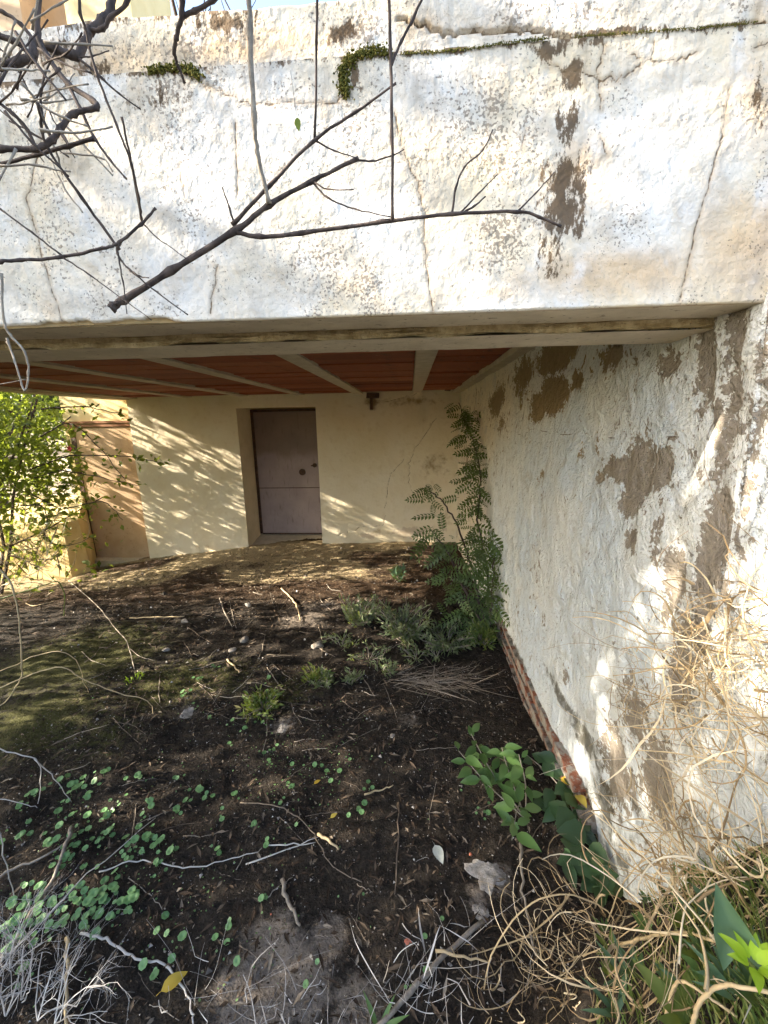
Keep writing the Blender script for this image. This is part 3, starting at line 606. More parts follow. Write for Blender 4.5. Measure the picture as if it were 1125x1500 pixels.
# cap hiding the gap between plaster skin and core at the front end / top
b = MB(); ys = np.linspace(-1.4, .93, 14); vv = []
for y in ys:
    t = float(wtop(np.array(y))); vv += [(WX-.01, y, t-.012), (WX+.26, y, t-.012), (WX+.26, y, t+.004), (WX-.01, y, t+.004)]
ff = [(i*4+j, i*4+(j+1) % 4, i*4+4+(j+1) % 4, i*4+4+j) for i in range(len(ys)-1) for j in range(4)] + [(0, 3, 2, 1), (len(vv)-4, len(vv)-3, len(vv)-2, len(vv)-1)]
b.add(vv, ff); sub(b.build('capping', MAT['concrete']), rwall)
bm = MB(); bm.box((-.05, -.112, -.028), (.05, .112, .028), .006); bk = bm.mesh('brick', MAT['brick'])
for row in range(4):
    y = 1.50+(row % 2)*.12
    while y < 3.2:
        o = bpy.data.objects.new('brick', bk); COL.objects.link(o)
        o.location = (WX+.032+random.uniform(-.008, .010)-.006*(3-row), y, -.03+row*.073); o.rotation_euler = (random.uniform(-.02, .02), random.uniform(-.03, .03), random.choice((0, math.pi))+random.uniform(-.03, .03))
        sub(o, rwall); y += .244

# ================================================================== PLANTS
UPV = np.array([0, 0, 1.])
def rdir(n): v = rng.normal(size=(n, 3)); return v/np.linalg.norm(v, axis=1)[:, None]
BR_XMAX = 99.0
def branchy(root, mb, start, d, L, r, depth, tips, spread=.7, grav=.0, seg=4):
    pts = [np.array(start, float)]; d = np.array(d, float); d /= np.linalg.norm(d)
    for k in range(seg):
        d = d + rng.normal(0, .16, 3) + np.array([0, 0, grav]); d /= np.linalg.norm(d); pts.append(pts[-1]+d*L/seg)
    pts = np.array(pts)
    if pts[:, 0].max() > BR_XMAX: return
    mb.tube(pts, np.linspace(r, r*.6, len(pts)), 5 if depth > 1 else 4)
    if depth == 0: tips.extend(pts[1:]); return
    for k in range(random.randint(2, 4)):
        i = random.randint(1, seg); nd = d + rng.normal(0, spread, 3); branchy(root, mb, pts[i], nd, L*random.uniform(.55, .85), r*.55, depth-1, tips, spread, grav, seg)
def bush(label, c, R, nl, ls, mat, stems=7, group=None, twig='bark_dark', thin_low=0.0, fill=0):
    z0 = gh(c[0], c[1]); o = thing('bush', label, 'bush', (c[0], c[1], z0), group); tips = []
    mb = MB()
    for k in range(stems):
        a = k*2*math.pi/stems+random.uniform(-.4, .4); d = np.array([math.cos(a)*.55*R[0]/R[2]*1.6, math.sin(a)*.55*R[1]/R[2]*1.6, 1.])
        branchy(o, mb, (c[0]+math.cos(a)*.08, c[1]+math.sin(a)*.08, z0-.05), d, R[2]*.9, .022, 2, tips, .6, .03)
    sub(mb.build('stems', MAT[twig]), o)
    # leaf sprays in clumps through the volume, denser on the outside
    nc = 70; cc = rdir(nc); cc[:, 2] = np.abs(cc[:, 2])*1.15-.12; rr = rng.uniform(.45, 1.02, nc)**.6
    cen = np.array([c[0], c[1], z0]) + cc*rr[:, None]*np.array([R[0], R[1], R[2]])
    if tips: tp = np.array(tips); cen = np.vstack([cen, tp[rng.integers(0, len(tp), 50)]])
    k = rng.integers(0, len(cen), nl); csz = rng.uniform(.12, .30, len(cen))
    pos = cen[k] + rng.normal(0, 1, (nl, 3))*csz[k][:, None]*np.array([1, 1, .75])
    if fill:
        pf = rdir(fill)*(rng.random(fill)**.4)[:, None]*np.array([R[0], R[1], R[2]*.52]) + np.array([c[0], c[1], z0+R[2]*.53]); pos = np.vstack([pos, pf])
    keep = pos[:, 2] > z0+.05; keep &= rng.random(len(pos)) > thin_low*sstep(z0+1.9, z0+.9, pos[:, 2]); keep &= ~((pos[:, 0] > -4.5) & (pos[:, 2] > 2.1)); pos = pos[keep]
    dd = (pos-np.array([c[0], c[1], z0+R[2]*.4])); dd = dd/np.linalg.norm(dd, axis=1)[:, None]*.6 + rdir(len(pos))*.9
    nn = UPV*.8 + rdir(len(pos))*.8
    lm = MB(); l = rng.uniform(.6, 1.25, len(pos))*ls; lm.leaves(pos, dd, nn, l, l*.5)
    f = sub(lm.build('foliage', MAT[mat]), o); f['kind'] = 'stuff'
    return o
BR_XMAX = -4.62
b1 = bush('green bush with bare dark twigs beside the salmon panel', (-5.75, 4.85), (1.25, 1.3, 3.1), 4200, .115, 'leaf_bush', 9, thin_low=.66, fill=6000)
# arching sprays reaching in front of the annex panel
mb = MB(); lm = MB()
for (pts, Y0, Y1) in [([(40, 690), (100, 668), (160, 668), (205, 671), (236, 679)], 4.9, 5.0), ([(60, 640), (100, 620), (140, 650), (185, 705)], 4.9, 5.0), ([(50, 700), (90, 690), (150, 700), (205, 712)], 4.8, 5.1), ([(60, 600), (120, 596), (175, 605)], 5.0, 5.2), ([(62, 780), (80, 797), (110, 797), (135, 785)], 4.7, 4.9), ([(40, 720), (90, 745), (150, 735), (180, 762)], 4.8, 5.0), ([(30, 740), (66, 745), (62, 790), (40, 830)], 4.6, 4.6)]:
    P3 = smooth_path([onY(u, v, Y0+(Y1-Y0)*i/(len(pts)-1)) for i, (u, v) in enumerate(pts)], 5, .006)
    mb.tube(P3, np.linspace(.010, .004, len(P3)), 4)
    k = rng.integers(len(P3)//3, len(P3), 26); ps = P3[k]+rng.normal(0, .05, (26, 3)); lm.leaves(ps, rdir(26)+np.array([.3, -.2, -.3]), UPV*.5+rdir(26), rng.uniform(.05, .11, 26), rng.uniform(.03, .06, 26))
sub(mb.build('arching_shoot', MAT['bark_dark']), b1); f = sub(lm.build('shoot_foliage', MAT['leaf_bush']), b1); f['kind'] = 'stuff'
p = onY(103, 657, 4.75); fl = MB(); 
for k in range(5):
    a = k*1.256; fl.leaves([p], np.array([[math.cos(a), -.5, math.sin(a)]]), np.array([[0, -1., .2]]), .045, .035)
sub(fl.build('flower', MAT['petal']), b1)
# the hedge row along the open left side carries on towards and past the viewer
for x, y, R, n, lab in [(-6.5, 3.1, (1.1, 1.0, 2.5), 800, 'thin hedge bush beside the green bush with bare twigs'), (-6.1, 1.3, (1.3, 1.2, 2.9), 3200, 'dense hedge bush standing between thin and tall hedge bushes'), (-6.0, -.6, (1.35, 1.35, 4.4), 6200, 'tallest hedge bush rising above the rest of the hedge'),
                        (-6.2, -2.7, (1.3, 1.3, 3.0), 2200, 'hedge bush at the far end of the row past the tallest'), (-7.6, 5.8, (1.2, 1.3, 3.8), 2200, 'leafy bush close behind the green bush with bare twigs')]:
    bush(lab, (x, y), R, n, .13, 'leaf_bush', 5)
BR_XMAX = 99.0
def tree(label, c, h, R, nl, ls, mat, cat='tree', group=None, trunk_r=.14):
    z0 = gh(c[0], c[1]); o = thing('tree', label, cat, (c[0], c[1], z0), group); tips = []; mb = MB()
    top = np.array([c[0], c[1], z0+h*.55]); P3 = smooth_path([(c[0], c[1], z0-.1), (c[0]+.1, c[1]-.05, z0+h*.3), top], 4, .01); mb.tube(P3, np.linspace(trunk_r, trunk_r*.6, len(P3)), 8)
    for k in range(7):
        a = k*.9; branchy(o, mb, P3[-1-k % 3], (math.cos(a), math.sin(a), .7), h*.35, trunk_r*.45, 2, tips, .6)
    sub(mb.build('trunk', MAT['bark_dark']), o)
    tp = np.array(tips)
    if nl:
        k = rng.integers(0, len(tp), nl); pos = tp[k]+rng.normal(0, .28, (nl, 3)); lm = MB(); l = rng.uniform(.6, 1.2, nl)*ls
        lm.leaves(pos, rdir(nl)+np.array([0, 0, -.3]), UPV+rdir(nl), l, l*.5); f = sub(lm.build('crown', MAT[mat]), o); f['kind'] = 'stuff'
    return o
tree('tall tree shading the fascia from behind the hedge', (-7.2, -.55), 7.6, 2, 12500, .15, 'leaf_bush')
tree('spreading green tree behind the bush beyond the annex', (-9.0, 8.2), 4.6, 2, 5200, .16, 'leaf_bush')
tree('tall leafy tree farther off behind the hedge', (-12.5, 9.5), 5.2, 2, 4200, .2, 'leaf_bush')
tree('low rounded tree between hedge and annex far side', (-10.5, 12.5), 4.2, 2, 3600, .2, 'leaf_bush')
# bare winter tree beyond the terrace, seen above the coping
tips = []; mb = MB(); bt = thing('bare_tree', 'leafless dark tree standing behind the terrace pillars', 'tree', (-4.6, 8.6, -.4))
P3 = smooth_path([(-4.6, 8.6, -.6), (-4.7, 8.5, 2.5), (-4.4, 8.3, 5)], 5); mb.tube(P3, np.linspace(.2, .13, len(P3)), 8)
for k in range(9):
    a = k*.7; branchy(bt, mb, P3[-1-(k % 3)], (math.cos(a)*.8, math.sin(a)*.8-.2, .8), 2.4, .07, 3, tips, .55, .02)
sub(mb.build('trunk', MAT['bark_dark']), bt)

# --- bare branches and vines hanging before the fascia, carried by a tree at the open end of the bank
ht = thing('bare_tree', 'leafless arching tree carrying the branches that dangle before the fascia', 'tree', (-2.0, .50, gh(-2.0, .5)))
LIMB = smooth_path([(-1.95, .52, 2.3), (-1.5, .56, 2.85), (-.8, .60, 3.08), (0, .63, 3.16), (.6, .66, 3.10)], 6, .006)
b = MB(); b.tube(smooth_path([(-2.0, .50, gh(-2.0, .5)-.1), (-2.06, .48, .8), (-1.98, .5, 1.6), (-1.95, .52, 2.3)], 5, .006), np.linspace(.06, .042, 16), 8); sub(b.build('trunk', MAT['bark_dark'], smooth=True), ht)
b = MB(); b.tube(LIMB, np.linspace(.042, .014, len(LIMB)), 8); sub(b.build('limb', MAT['bark_dark'], smooth=True), ht)
def reach(p, d, a):
    """wandering points from the branch end p, leaving along d, to the limb point a"""
    L = np.linalg.norm(a-p); n = max(2, int(L/.09)); d = d/np.linalg.norm(d); out = []; off = np.zeros(3)
    for k in range(1, n+1):
        t = k/n; off = off*.7+rng.normal(0, .022, 3); h = (1-t)**2*p + 2*t*(1-t)*(p+d*L*.45) + t*t*a
        out.append(h + off*np.array([1, .5, 1])*(1-t)*min(1, t*4))
    return out
def anchor(p, u, v):
    if v < 0 and u > -30: return LIMB[np.argmin(np.abs(LIMB[:, 0]-p[0]*1.25))]
    return np.array([-1.96, .51, min(2.28, p[2]+.10)])
def vine(name, label, main, r, Y=(.62, .72), twigs=(), mat='bark_dark', group=None, knots=True, cat='branch', per=6, jit=.0012, n=6):
    jit = jit*.35
    def tr(pts, Ya, Yb):
        q = [onY(u, v, Ya+(Yb-Ya)*i/max(1, len(pts)-1)) for i, (u, v) in enumerate(pts)]
        if min(pts[0]) < -30: q = reach(q[0], q[0]-q[1], anchor(q[0], *pts[0]))[::-1]+q
        if min(pts[-1]) < -20: q = q+reach(q[-1], q[-1]-q[-2], anchor(q[-1], *pts[-1]))
        return q
    P3 = smooth_path(tr(main, *Y), per, jit); R = np.linspace(r[0], r[1], len(P3))*(1+rng.normal(0, .06, len(P3)))
    if knots: R[::per] *= 1.35
    mb = MB(); mb.tube(P3, R, n); o = tag(mb.build(name, MAT[mat], smooth=True), label, cat, group)
    for t in twigs:
        pts, rr = t[0], t[1]; i = int(np.argmin([np.linalg.norm(P3[k]-CAM - (ray(*pts[0])*((P3[k]-CAM)@FW))) for k in range(len(P3))])); ya = P3[i][1]
        q = smooth_path(tr(pts, ya, ya+(t[2] if len(t) > 2 else random.uniform(-.05, .03))), 5, jit*.7); RR = np.linspace(rr, rr*.45, len(q)); 
        if knots: RR[::5] *= 1.35
        m2 = MB(); m2.tube(q, RR, 5); m2.build('twig', MAT[mat], o, True)
    return o
vine('bare_branch', 'thick dark forked branch with cut end slanting across the white fascia', [(163, 452), (180, 440), (250, 397), (345, 338), (394, 300), (458, 265), (525, 232)], (.0062, .0026), (.66, .70),
     [([(340, 330), (395, 272), (460, 206), (520, 165), (580, 122)], .0030), ([(345, 340), (380, 347), (440, 342), (562, 325), (662, 314), (757, 310), (790, 318), (822, 332)], .0036), ([(345, 336), (336, 305), (325, 274)], .0020),
      ([(458, 265), (480, 277), (518, 278)], .0014), ([(458, 267), (480, 290), (520, 306), (574, 318)], .0016), ([(520, 233), (545, 236), (575, 228), (592, 219)], .0016), ([(662, 314), (668, 275), (680, 245), (707, 220), (722, 190)], .0018, .02), ([(672, 314), (700, 285), (728, 256)], .0015), ([(676, 313), (695, 302), (711, 288)], .0020), ([(758, 310), (785, 282), (812, 252)], .0015), ([(163, 452), (166, 446), (172, 444)], .0066, 0)])
vine('hanging_vine', 'pale grey vine hanging straight down onto the forked branch', [(362, -60), (366, 40), (372, 170), (378, 230), (394, 298)], (.0038, .0032), (.62, .68), mat='bark_grey', cat='vine')
vine('hanging_vine', 'thin brown vine hanging to the upper fork of the branch', [(467, -60), (464, 60), (461, 204)], (.0019, .0016), (.63, .69), [([(462, 206), (490, 221), (525, 232)], .0014, .005)], cat='vine')
vine('hanging_vine', 'straight brown vine crossing the moss clump and reaching the side twig', [(568, -60), (572, 75), (574, 200), (575, 322)], (.0027, .0022), (.63, .675), [([(573, 95), (588, 60), (606, 25), (640, -50)], .0018)], cat='vine')
vine('bare_branch', 'short dark crooked branch dangling over the coping edge', [(270, -50), (266, 20), (258, 55), (256, 80), (262, 100), (271, 122)], (.0062, .002), (.74, .80), [([(266, 24), (285, 16), (312, 0), (340, -25)], .0034)], n=7)
vine('bare_branch', 'gnarled dark branch zigzagging in the twig tangle beside the pillars', [(-60, 222), (0, 218), (53, 218), (76, 205), (88, 189), (108, 167), (141, 158), (136, 147), (99, 122), (72, 85), (55, 45), (62, -50)], (.0042, .0030), (.58, .68),
     [([(99, 122), (118, 160), (139, 203), (162, 235), (185, 262)], .0026), ([(139, 203), (100, 214), (55, 226), (0, 241), (-60, 250)], .0026), ([(88, 190), (95, 203), (101, 212)], .0022), ([(76, 205), (60, 160), (66, 110), (88, 60)], .002), ([(53, 218), (40, 190), (20, 168), (-40, 120)], .0022)], n=7, jit=.0008)
vine('bare_branch', 'thick twisted brown branch rising over the coping in front of pillar', [(-60, 100), (0, 95), (46, 84), (50, 62), (81, 72), (111, 81), (125, 62), (132, 45), (150, 30), (162, 12), (168, -50)], (.0062, .0055), (.66, .78),
     [([(125, 44), (150, 42), (162, 25), (185, 4), (200, -40)], .0032), ([(50, 60), (30, 35), (5, 18), (-40, 0)], .0026), ([(111, 82), (150, 115), (175, 138), (206, 160)], .0020), ([(111, 84), (135, 82), (160, 74)], .0014), ([(46, 80), (20, 60), (-40, 40)], .004)], 'bark_dark', n=7, jit=.0012)
vine('hanging_vine', 'thin reddish vine falling through the tangle past the gnarled branch', [(112, -50), (118, 20), (125, 42), (141, 106), (171, 185), (192, 240), (207, 322)], (.0022, .0014), (.6, .66), cat='vine')
vine('hanging_vine', 'fine upright twig standing against the speckled plaster beside tangle', [(178, 171), (194, 245), (203, 290), (208, 326)], (.0012, .0016), (.6, .66), [([(208, 326), (230, 348), (272, 378)], .0012)], cat='vine')
vine('bare_branch', 'dark low branch curving from the left edge below the tangle', [(-60, 388), (0, 383), (30, 381), (90, 376), (150, 364), (175, 355), (207, 328), (228, 305)], (.0034, .0018), (.58, .66), [([(90, 376), (130, 402), (180, 438), (222, 469)], .0012), ([(175, 357), (172, 372), (190, 395), (230, 428), (275, 461)], .0018), ([(172, 368), (180, 412), (186, 460)], .0013), ([(190, 395), (205, 405), (218, 407)], .0014), ([(90, 374), (45, 340), (0, 306), (-50, 270)], .0013)])
vine('hanging_vine', 'slim straight twig slanting from the tangle to the low branch', [(55, 150), (70, 215), (120, 290), (175, 366)], (.0015, .0021), (.58, .65), cat='vine')
for k in range(34):
    u = random.uniform(-20, 95); v = random.uniform(20, 260); a = random.uniform(-1.4, 1.4)+random.choice((0, 1.2)); L = random.uniform(60, 150)
    q = [(u, v), (u+math.cos(a)*L*.5+random.uniform(-8, 8), v+math.sin(a)*L*.5+random.uniform(-8, 8)), (u+math.cos(a)*L, v+math.sin(a)*L)]
    q = [(min(x, 165), y) for x, y in q]; y0 = random.uniform(.5, .8)
    tm = random.choice(['bark_dark', 'bark_grey', 'bark_grey']); tn = 'dark' if tm == 'bark_dark' else 'pale grey'
    vine('tangled_twig', 'thin crossed '+tn+' twig in the tangle below the pillars', q, (random.uniform(.0010, .0020), .0009), (y0, y0+random.uniform(-.05, .05)), mat=tm, group=tn+' twigs in the tangle', cat='twig', per=4, n=4)
# grey stems dangling at the left below the slab edge
vine('hanging_vine', 'looped grey stem dangling below the slab edge beside the low branch', [(2, 400), (6, 470), (14, 490), (36, 515), (42, 545), (36, 572), (22, 530), (10, 500)], (.0016, .0012), (.60, .62), [([(10, 495), (25, 540), (36, 574)], .0014), ([(-50, 570), (0, 563), (38, 556)], .0012)], 'bark_grey', cat='vine')
# a green leaf caught on a thread
p = onY(435, 172, .66)
def leaf_mesh(name, mat, L, Wd, curl=.25, fold=.18, shape=1.0, seg=6, stalk=.2):
    t = np.linspace(0, 1, seg+1); wdt = np.sin(np.pi*np.clip(t, 0, 1)**(.75*shape))**.9*Wd/2; wdt[0] = Wd*.02; wdt[-1] = Wd*.01
    mid = np.stack([np.zeros_like(t), t*L, -curl*L*t*t], 1); le = mid.copy(); re = mid.copy(); le[:, 0] -= wdt; re[:, 0] += wdt; le[:, 2] += fold*wdt*2; re[:, 2] += fold*wdt*2
    V = np.concatenate([le, mid, re]); n = seg+1; f = []
    for i in range(seg): f += [(i, n+i, n+i+1, i+1), (n+i, 2*n+i, 2*n+i+1, n+i+1)]
    mb = MB(); mb.add(V, f)
    if stalk: mb.tube([(0, .002, 0), (0, -stalk*L*.5, -.01*L), (0, -stalk*L, -.05*L)], L*.012, 3)
    return mb.mesh(name, mat, True)
def orient(p, d, nrm):
    d = Vector(d).normalized(); n = Vector(nrm); sx = d.cross(n).normalized(); n2 = sx.cross(d)
    return Matrix(((sx.x, d.x, n2.x, p[0]), (sx.y, d.y, n2.y, p[1]), (sx.z, d.z, n2.z, p[2]), (0, 0, 0, 1)))
lm_ = leaf_mesh('leaf', MAT['leaf_bush'], .016, .009, .1, .1, 1, 6, 0)
o = link('hanging_leaf', lm_, None, None, orient(p, (.1, 0, -1), (0, -1, .1))); tag(o, 'single olive green leaf hanging on a thread before the fascia', 'leaf')
b = MB(); t0 = onY(436, 120, .66); b.tube([(0, 0, 0), (0, -.03, .001), (0, -.055, 0)], .0004, 3); b.build('thread', MAT['bark_grey'], o)
# --- moss on the ledge
def moss_clump(label, path, r, Y=YF-.002):
    mb = MB(); P3 = smooth_path([onY(u, v, Y) for u, v in path], 8)
    for k in range(int(520*len(path)/3)):
        ii = random.randrange(len(P3)-1); tt = random.random(); q = P3[ii]*(1-tt)+P3[ii+1]*tt+rng.normal(0, 1, 3)*np.array([r, r*.35, r*.8])*.55; q[1] = min(q[1], Y+.006)
        s = random.uniform(.0010, .0030)*min(1, r/.006); d = rdir(1)[0]; e = np.cross(d, UPV+rdir(1)[0]*.3); e /= np.linalg.norm(e); f = np.cross(d, e)
        v = q+np.array([d, -d, e, -e, f, -f])*s; mb.add(v, [(0, 2, 4), (2, 1, 4), (1, 3, 4), (3, 0, 4), (2, 0, 5), (1, 2, 5), (3, 1, 5), (0, 3, 5)])
    return tag(mb.build('moss_clump', MAT['moss'], smooth=True), label, 'moss')
moss_clump('curled green moss clump drooping down the crack in the fascia', [(570, 76), (540, 76), (518, 84), (505, 100), (502, 120), (508, 138)], .011)
moss_clump('flat dark green moss strip lying on the ledge below the coping', [(215, 102), (245, 100), (275, 100), (290, 112)], .009)
moss_clump('thin dark moss line under the coping above the brown stain', [(590, 78), (660, 74), (740, 63), (800, 56)], .0035)
moss_clump('thin rusty moss line beneath coping beyond the brown stain', [(840, 54), (920, 48), (1010, 42), (1110, 32)], .003)

# --- pinnate climber against the wall
def pinnate(name, mat, L, n, lw):
    mb = MB(); t = np.linspace(.18, .96, n); c = .22*L
    mb.tube([(0, y*L, -c*y*y) for y in (0, .35, .7, 1)], L*.012, 3)
    for s in (-1, 1):
        bs = np.stack([np.zeros(n), t*L, -c*t*t], 1); d = np.tile(np.array([s*1., .45, -.12]), (n, 1)); nn = np.tile(UPV, (n, 1)); l = L*.30*np.sin(np.pi*(.15+.7*t))**.5
        mb.leaves(bs, d, nn, l, l*lw, .1, .1)
    mb.leaves(np.array([(0, L*.97, -c*.94)]), np.array([(0, 1., -.4)]), UPV[None], L*.26, L*.26*lw, .1, .1)
    return mb.mesh(name, mat)
PIN = [pinnate('leaf', MAT['leaf_pin'], L, n, .46) for L, n in ((.15, 5), (.125, 5), (.175, 6))]
root = at(716, 938); clim = thing('climbing_shrub', 'tall narrow pinnate leaved shrub climbing the corner of the peeling wall', 'shrub', tuple(root))
stems = [[(716, 938), (715, 850), (700, 760), (705, 690), (690, 640), (672, 590)], [(716, 938), (690, 830), (665, 760), (638, 725), (622, 718)], [(716, 938), (722, 860), (724, 810)], [(714, 930), (680, 860), (650, 800), (630, 775)], [(714, 935), (700, 880), (668, 850)]]
yy = [(root[1], root[1]+1.5), (root[1], root[1]+1.2), (root[1], root[1]+.1), (root[1], root[1]+.5), (root[1], root[1]+.2)]
for si, (st, (ya, yb)) in enumerate(zip(stems, yy)):
    P3 = smooth_path([onY(u, v, ya+(yb-ya)*i/(len(st)-1)) for i, (u, v) in enumerate(st)], 8, .006); P3[:, 0] = np.minimum(P3[:, 0], WX-.06)
    b = MB(); b.tube(P3, np.linspace(.012, .004, len(P3)), 5); sub(b.build('stem', MAT['bark_dark']), clim)
    cnt = (150, 40, 46, 46, 34)[si]
    for k in range(cnt):
        t = (k+.5)/cnt; t = .1+.9*t if si else .22+.78*t
        q = P3[min(len(P3)-1, int(t*(len(P3)-1)))] + rng.normal(0, 1, 3)*np.array([.055, .06, .05])*(1.7 if (si in (2, 3, 4)) else (1.0 if t > .5 else 1.5))
        if si == 1 and t < .75: continue
        q[0] = min(q[0], WX-.05); a = random.uniform(0, 6.28); d = np.array([math.cos(a)-.35, math.sin(a)*.7-.45, random.uniform(-.9, .5)])
        o = link('leaf', PIN[k % 3], None, None, orient(q, d, (random.uniform(-.8, .5), random.uniform(-1.2, -.2), random.uniform(.2, 1)))); s_ = random.uniform(.8, 1.35)*(1.0 if si in (2, 3, 4) else .85); o.scale = (s_,)*3; sub(o, clim)
# --- small shrubs on the floor
def shrub(label, u, v, R, n, ls, mat, group=None, twig='bark_grey', cat='shrub', name='small_shrub', up=.6):
    c = at(u, v); o = thing(name, label, cat, tuple(c), group); mb = MB(); lm = MB()
    for k in range(max(4, n//14)):
        a = random.uniform(0, 6.28); e = c+np.array([math.cos(a)*R[0], math.sin(a)*R[0], R[1]*random.uniform(.4, 1.1)])*random.uniform(.5, 1); P3 = smooth_path([c-UPV*.02, (c+e)/2+rng.normal(0, .02, 3), e], 3)
        mb.tube(P3, np.linspace(.004, .0015, len(P3)), 4)
        m = 14; t = rng.uniform(.35, 1, m); ps = np.array([P3[int(x*(len(P3)-1))] for x in t])+rng.normal(0, .012, (m, 3))
        d = (e-c)/np.linalg.norm(e-c)*.8+rdir(m)*.8+UPV*.2; l = rng.uniform(.7, 1.2, m)*ls; lm.leaves(ps, d, UPV*up+rdir(m)*.6+np.array([0, -.3, 0]), l, l*.28)
    sub(mb.build('stems', MAT[twig]), o); f = sub(lm.build('foliage', MAT[mat]), o); f['kind'] = 'stuff'; return o
shrub('bushy grey green shrub growing next to the climbing shrub', 590, 935, (.24, .30), 900, .055, 'leaf_sage')
shrub('grey green shrub with pale tips nearest the dusty patch', 528, 915, (.20, .30), 700, .05, 'leaf_sage')
shrub('low olive shrub between the climber and the needle heap', 655, 945, (.26, .16), 600, .05, 'leaf_sage')
shrub('dark green leafy sprig right at the climber foot', 706, 945, (.12, .18), 260, .06, 'leaf_grass')
shrub('slender green seedling on the sunlit floor before the house wall', 585, 850, (.10, .26), 110, .09, 'leaf_blue')
shrub('small bright tuft of narrow leaves beside the pale plaster lump', 385, 1040, (.12, .10), 420, .045, 'leaf_grass')
shrub('little leafy tuft between the shrubs and the needle heap', 462, 1000, (.08, .09), 180, .05, 'leaf_grass')
shrub('tiny yellow green weed on the mossy ground', 198, 995, (.05, .05), 60, .035, 'leaf_bright')
for (u, v, R) in [(540, 965, .14), (500, 945, .16), (610, 965, .16), (560, 985, .12), (640, 960, .12), (480, 1005, .10), (515, 1000, .08)]:
    shrub('low scrappy weed among the shrubs by the climber', u, v, (R, .09), 130, .04, 'leaf_sage', 'scrappy weeds around the shrubs', name='weed', cat='weed')
# --- privet sprout and ivy at the wall foot, each leaf its own part
PRV = [leaf_mesh('leaf', MAT['leaf_privet'], L, L*.46, .22, .16, 1.0) for L in (.075, .09, .06)]
c = at(765, 1190); pv = thing('privet_sprout', 'leafy green privet sprout on the soil beside the exposed bricks', 'plant', tuple(c))
for st, n in [([(770, 1200), (720, 1130), (690, 1075)], 17), ([(770, 1200), (745, 1130), (735, 1095)], 14), ([(770, 1200), (770, 1150), (760, 1105)], 10), ([(770, 1200), (715, 1150), (672, 1100)], 12), ([(775, 1205), (760, 1180), (750, 1230)], 12)]:
    P3 = smooth_path([at(u, v, .0+.11*i) for i, (u, v) in enumerate(st)], 6); b = MB(); b.tube(P3, np.linspace(.004, .002, len(P3)), 4); sub(b.build('stem', MAT['bark_grey']), pv)
    for k in range(n):
        q = P3[min(len(P3)-1, int((.35+.65*(k+1)/n)*(len(P3)-1)))]; a = k*2.4+random.uniform(-.4, .4); d = np.array([math.cos(a), math.sin(a), random.uniform(-.25, .5)]); o = link('leaf', PRV[k % 3], None, None, orient(q+d*.012, d, (random.uniform(-.3, .3), -.5, 1))); o.scale = (random.uniform(.75, 1.15),)*3; sub(o, pv)
def ivy_mesh(name, mat, L):
    out = [(0, 0), (.22, .06), (.42, .30), (.33, .48), (.30, .62), (.12, .85), (0, 1.0), (-.12, .85), (-.30, .62), (-.33, .48), (-.42, .30), (-.22, .06)]
    mb = MB(); V = [(x*L, y*L, .22*abs(x)*L-.12*L*y*y) for x, y in out]+[(0, .4*L, -.03*L)]; n = len(out); mb.add(V, [(i, (i+1) % n, n) for i in range(n)]); mb.tube([(0, 0, 0), (0, -.2*L, -.05*L), (0, -.4*L, -.2*L)], .0012, 3)
    return mb.mesh(name, mat, True)
IVY = [ivy_mesh('leaf', MAT['leaf_ivy'], L) for L in (.075, .095, .06)]+[leaf_mesh('leaf', MAT['leaf_ivy'], .09, .055, .2, .15, .85)]
IVYL = IVY
iv = thing('ivy', 'dark ivy creeping along the foot of the peeling wall', 'ivy', tuple(at(850, 1240)))
path = [(770, 1105), (800, 1130), (825, 1160), (840, 1190), (850, 1220), (858, 1250), (880, 1275), (905, 1290)]
P3 = smooth_path([at(u, v, .03) for u, v in path], 6); b = MB(); b.tube(P3, .0035, 4); sub(b.build('stem', MAT['bark_grey']), iv)
for k in range(62):
    u, v = path[random.randrange(len(path))]; q = at(u+random.uniform(-32, 22), v+random.uniform(-18, 22), random.uniform(.02, .10)); q[0] = min(q[0], WX-.03); a = random.uniform(0, 6.28)
    o = link('leaf', IVY[k % 4], None, None, orient(q, (math.cos(a), math.sin(a)-.3, random.uniform(-.3, .2)), (random.uniform(-.5, .2), -.5, .9))); o.scale = (random.uniform(.7, 1.2),)*3; sub(o, iv)
for k, (u, v) in enumerate([(835, 1150), (822, 1140), (845, 1165)]):
    o = link('leaf', leaf_mesh('leaf', MAT['leaf_yellow'], .075, .04), None, None, orient(at(u, v, .09), (random.uniform(-1, 1), -.4, .2), (0, -.4, 1))); sub(o, iv); 
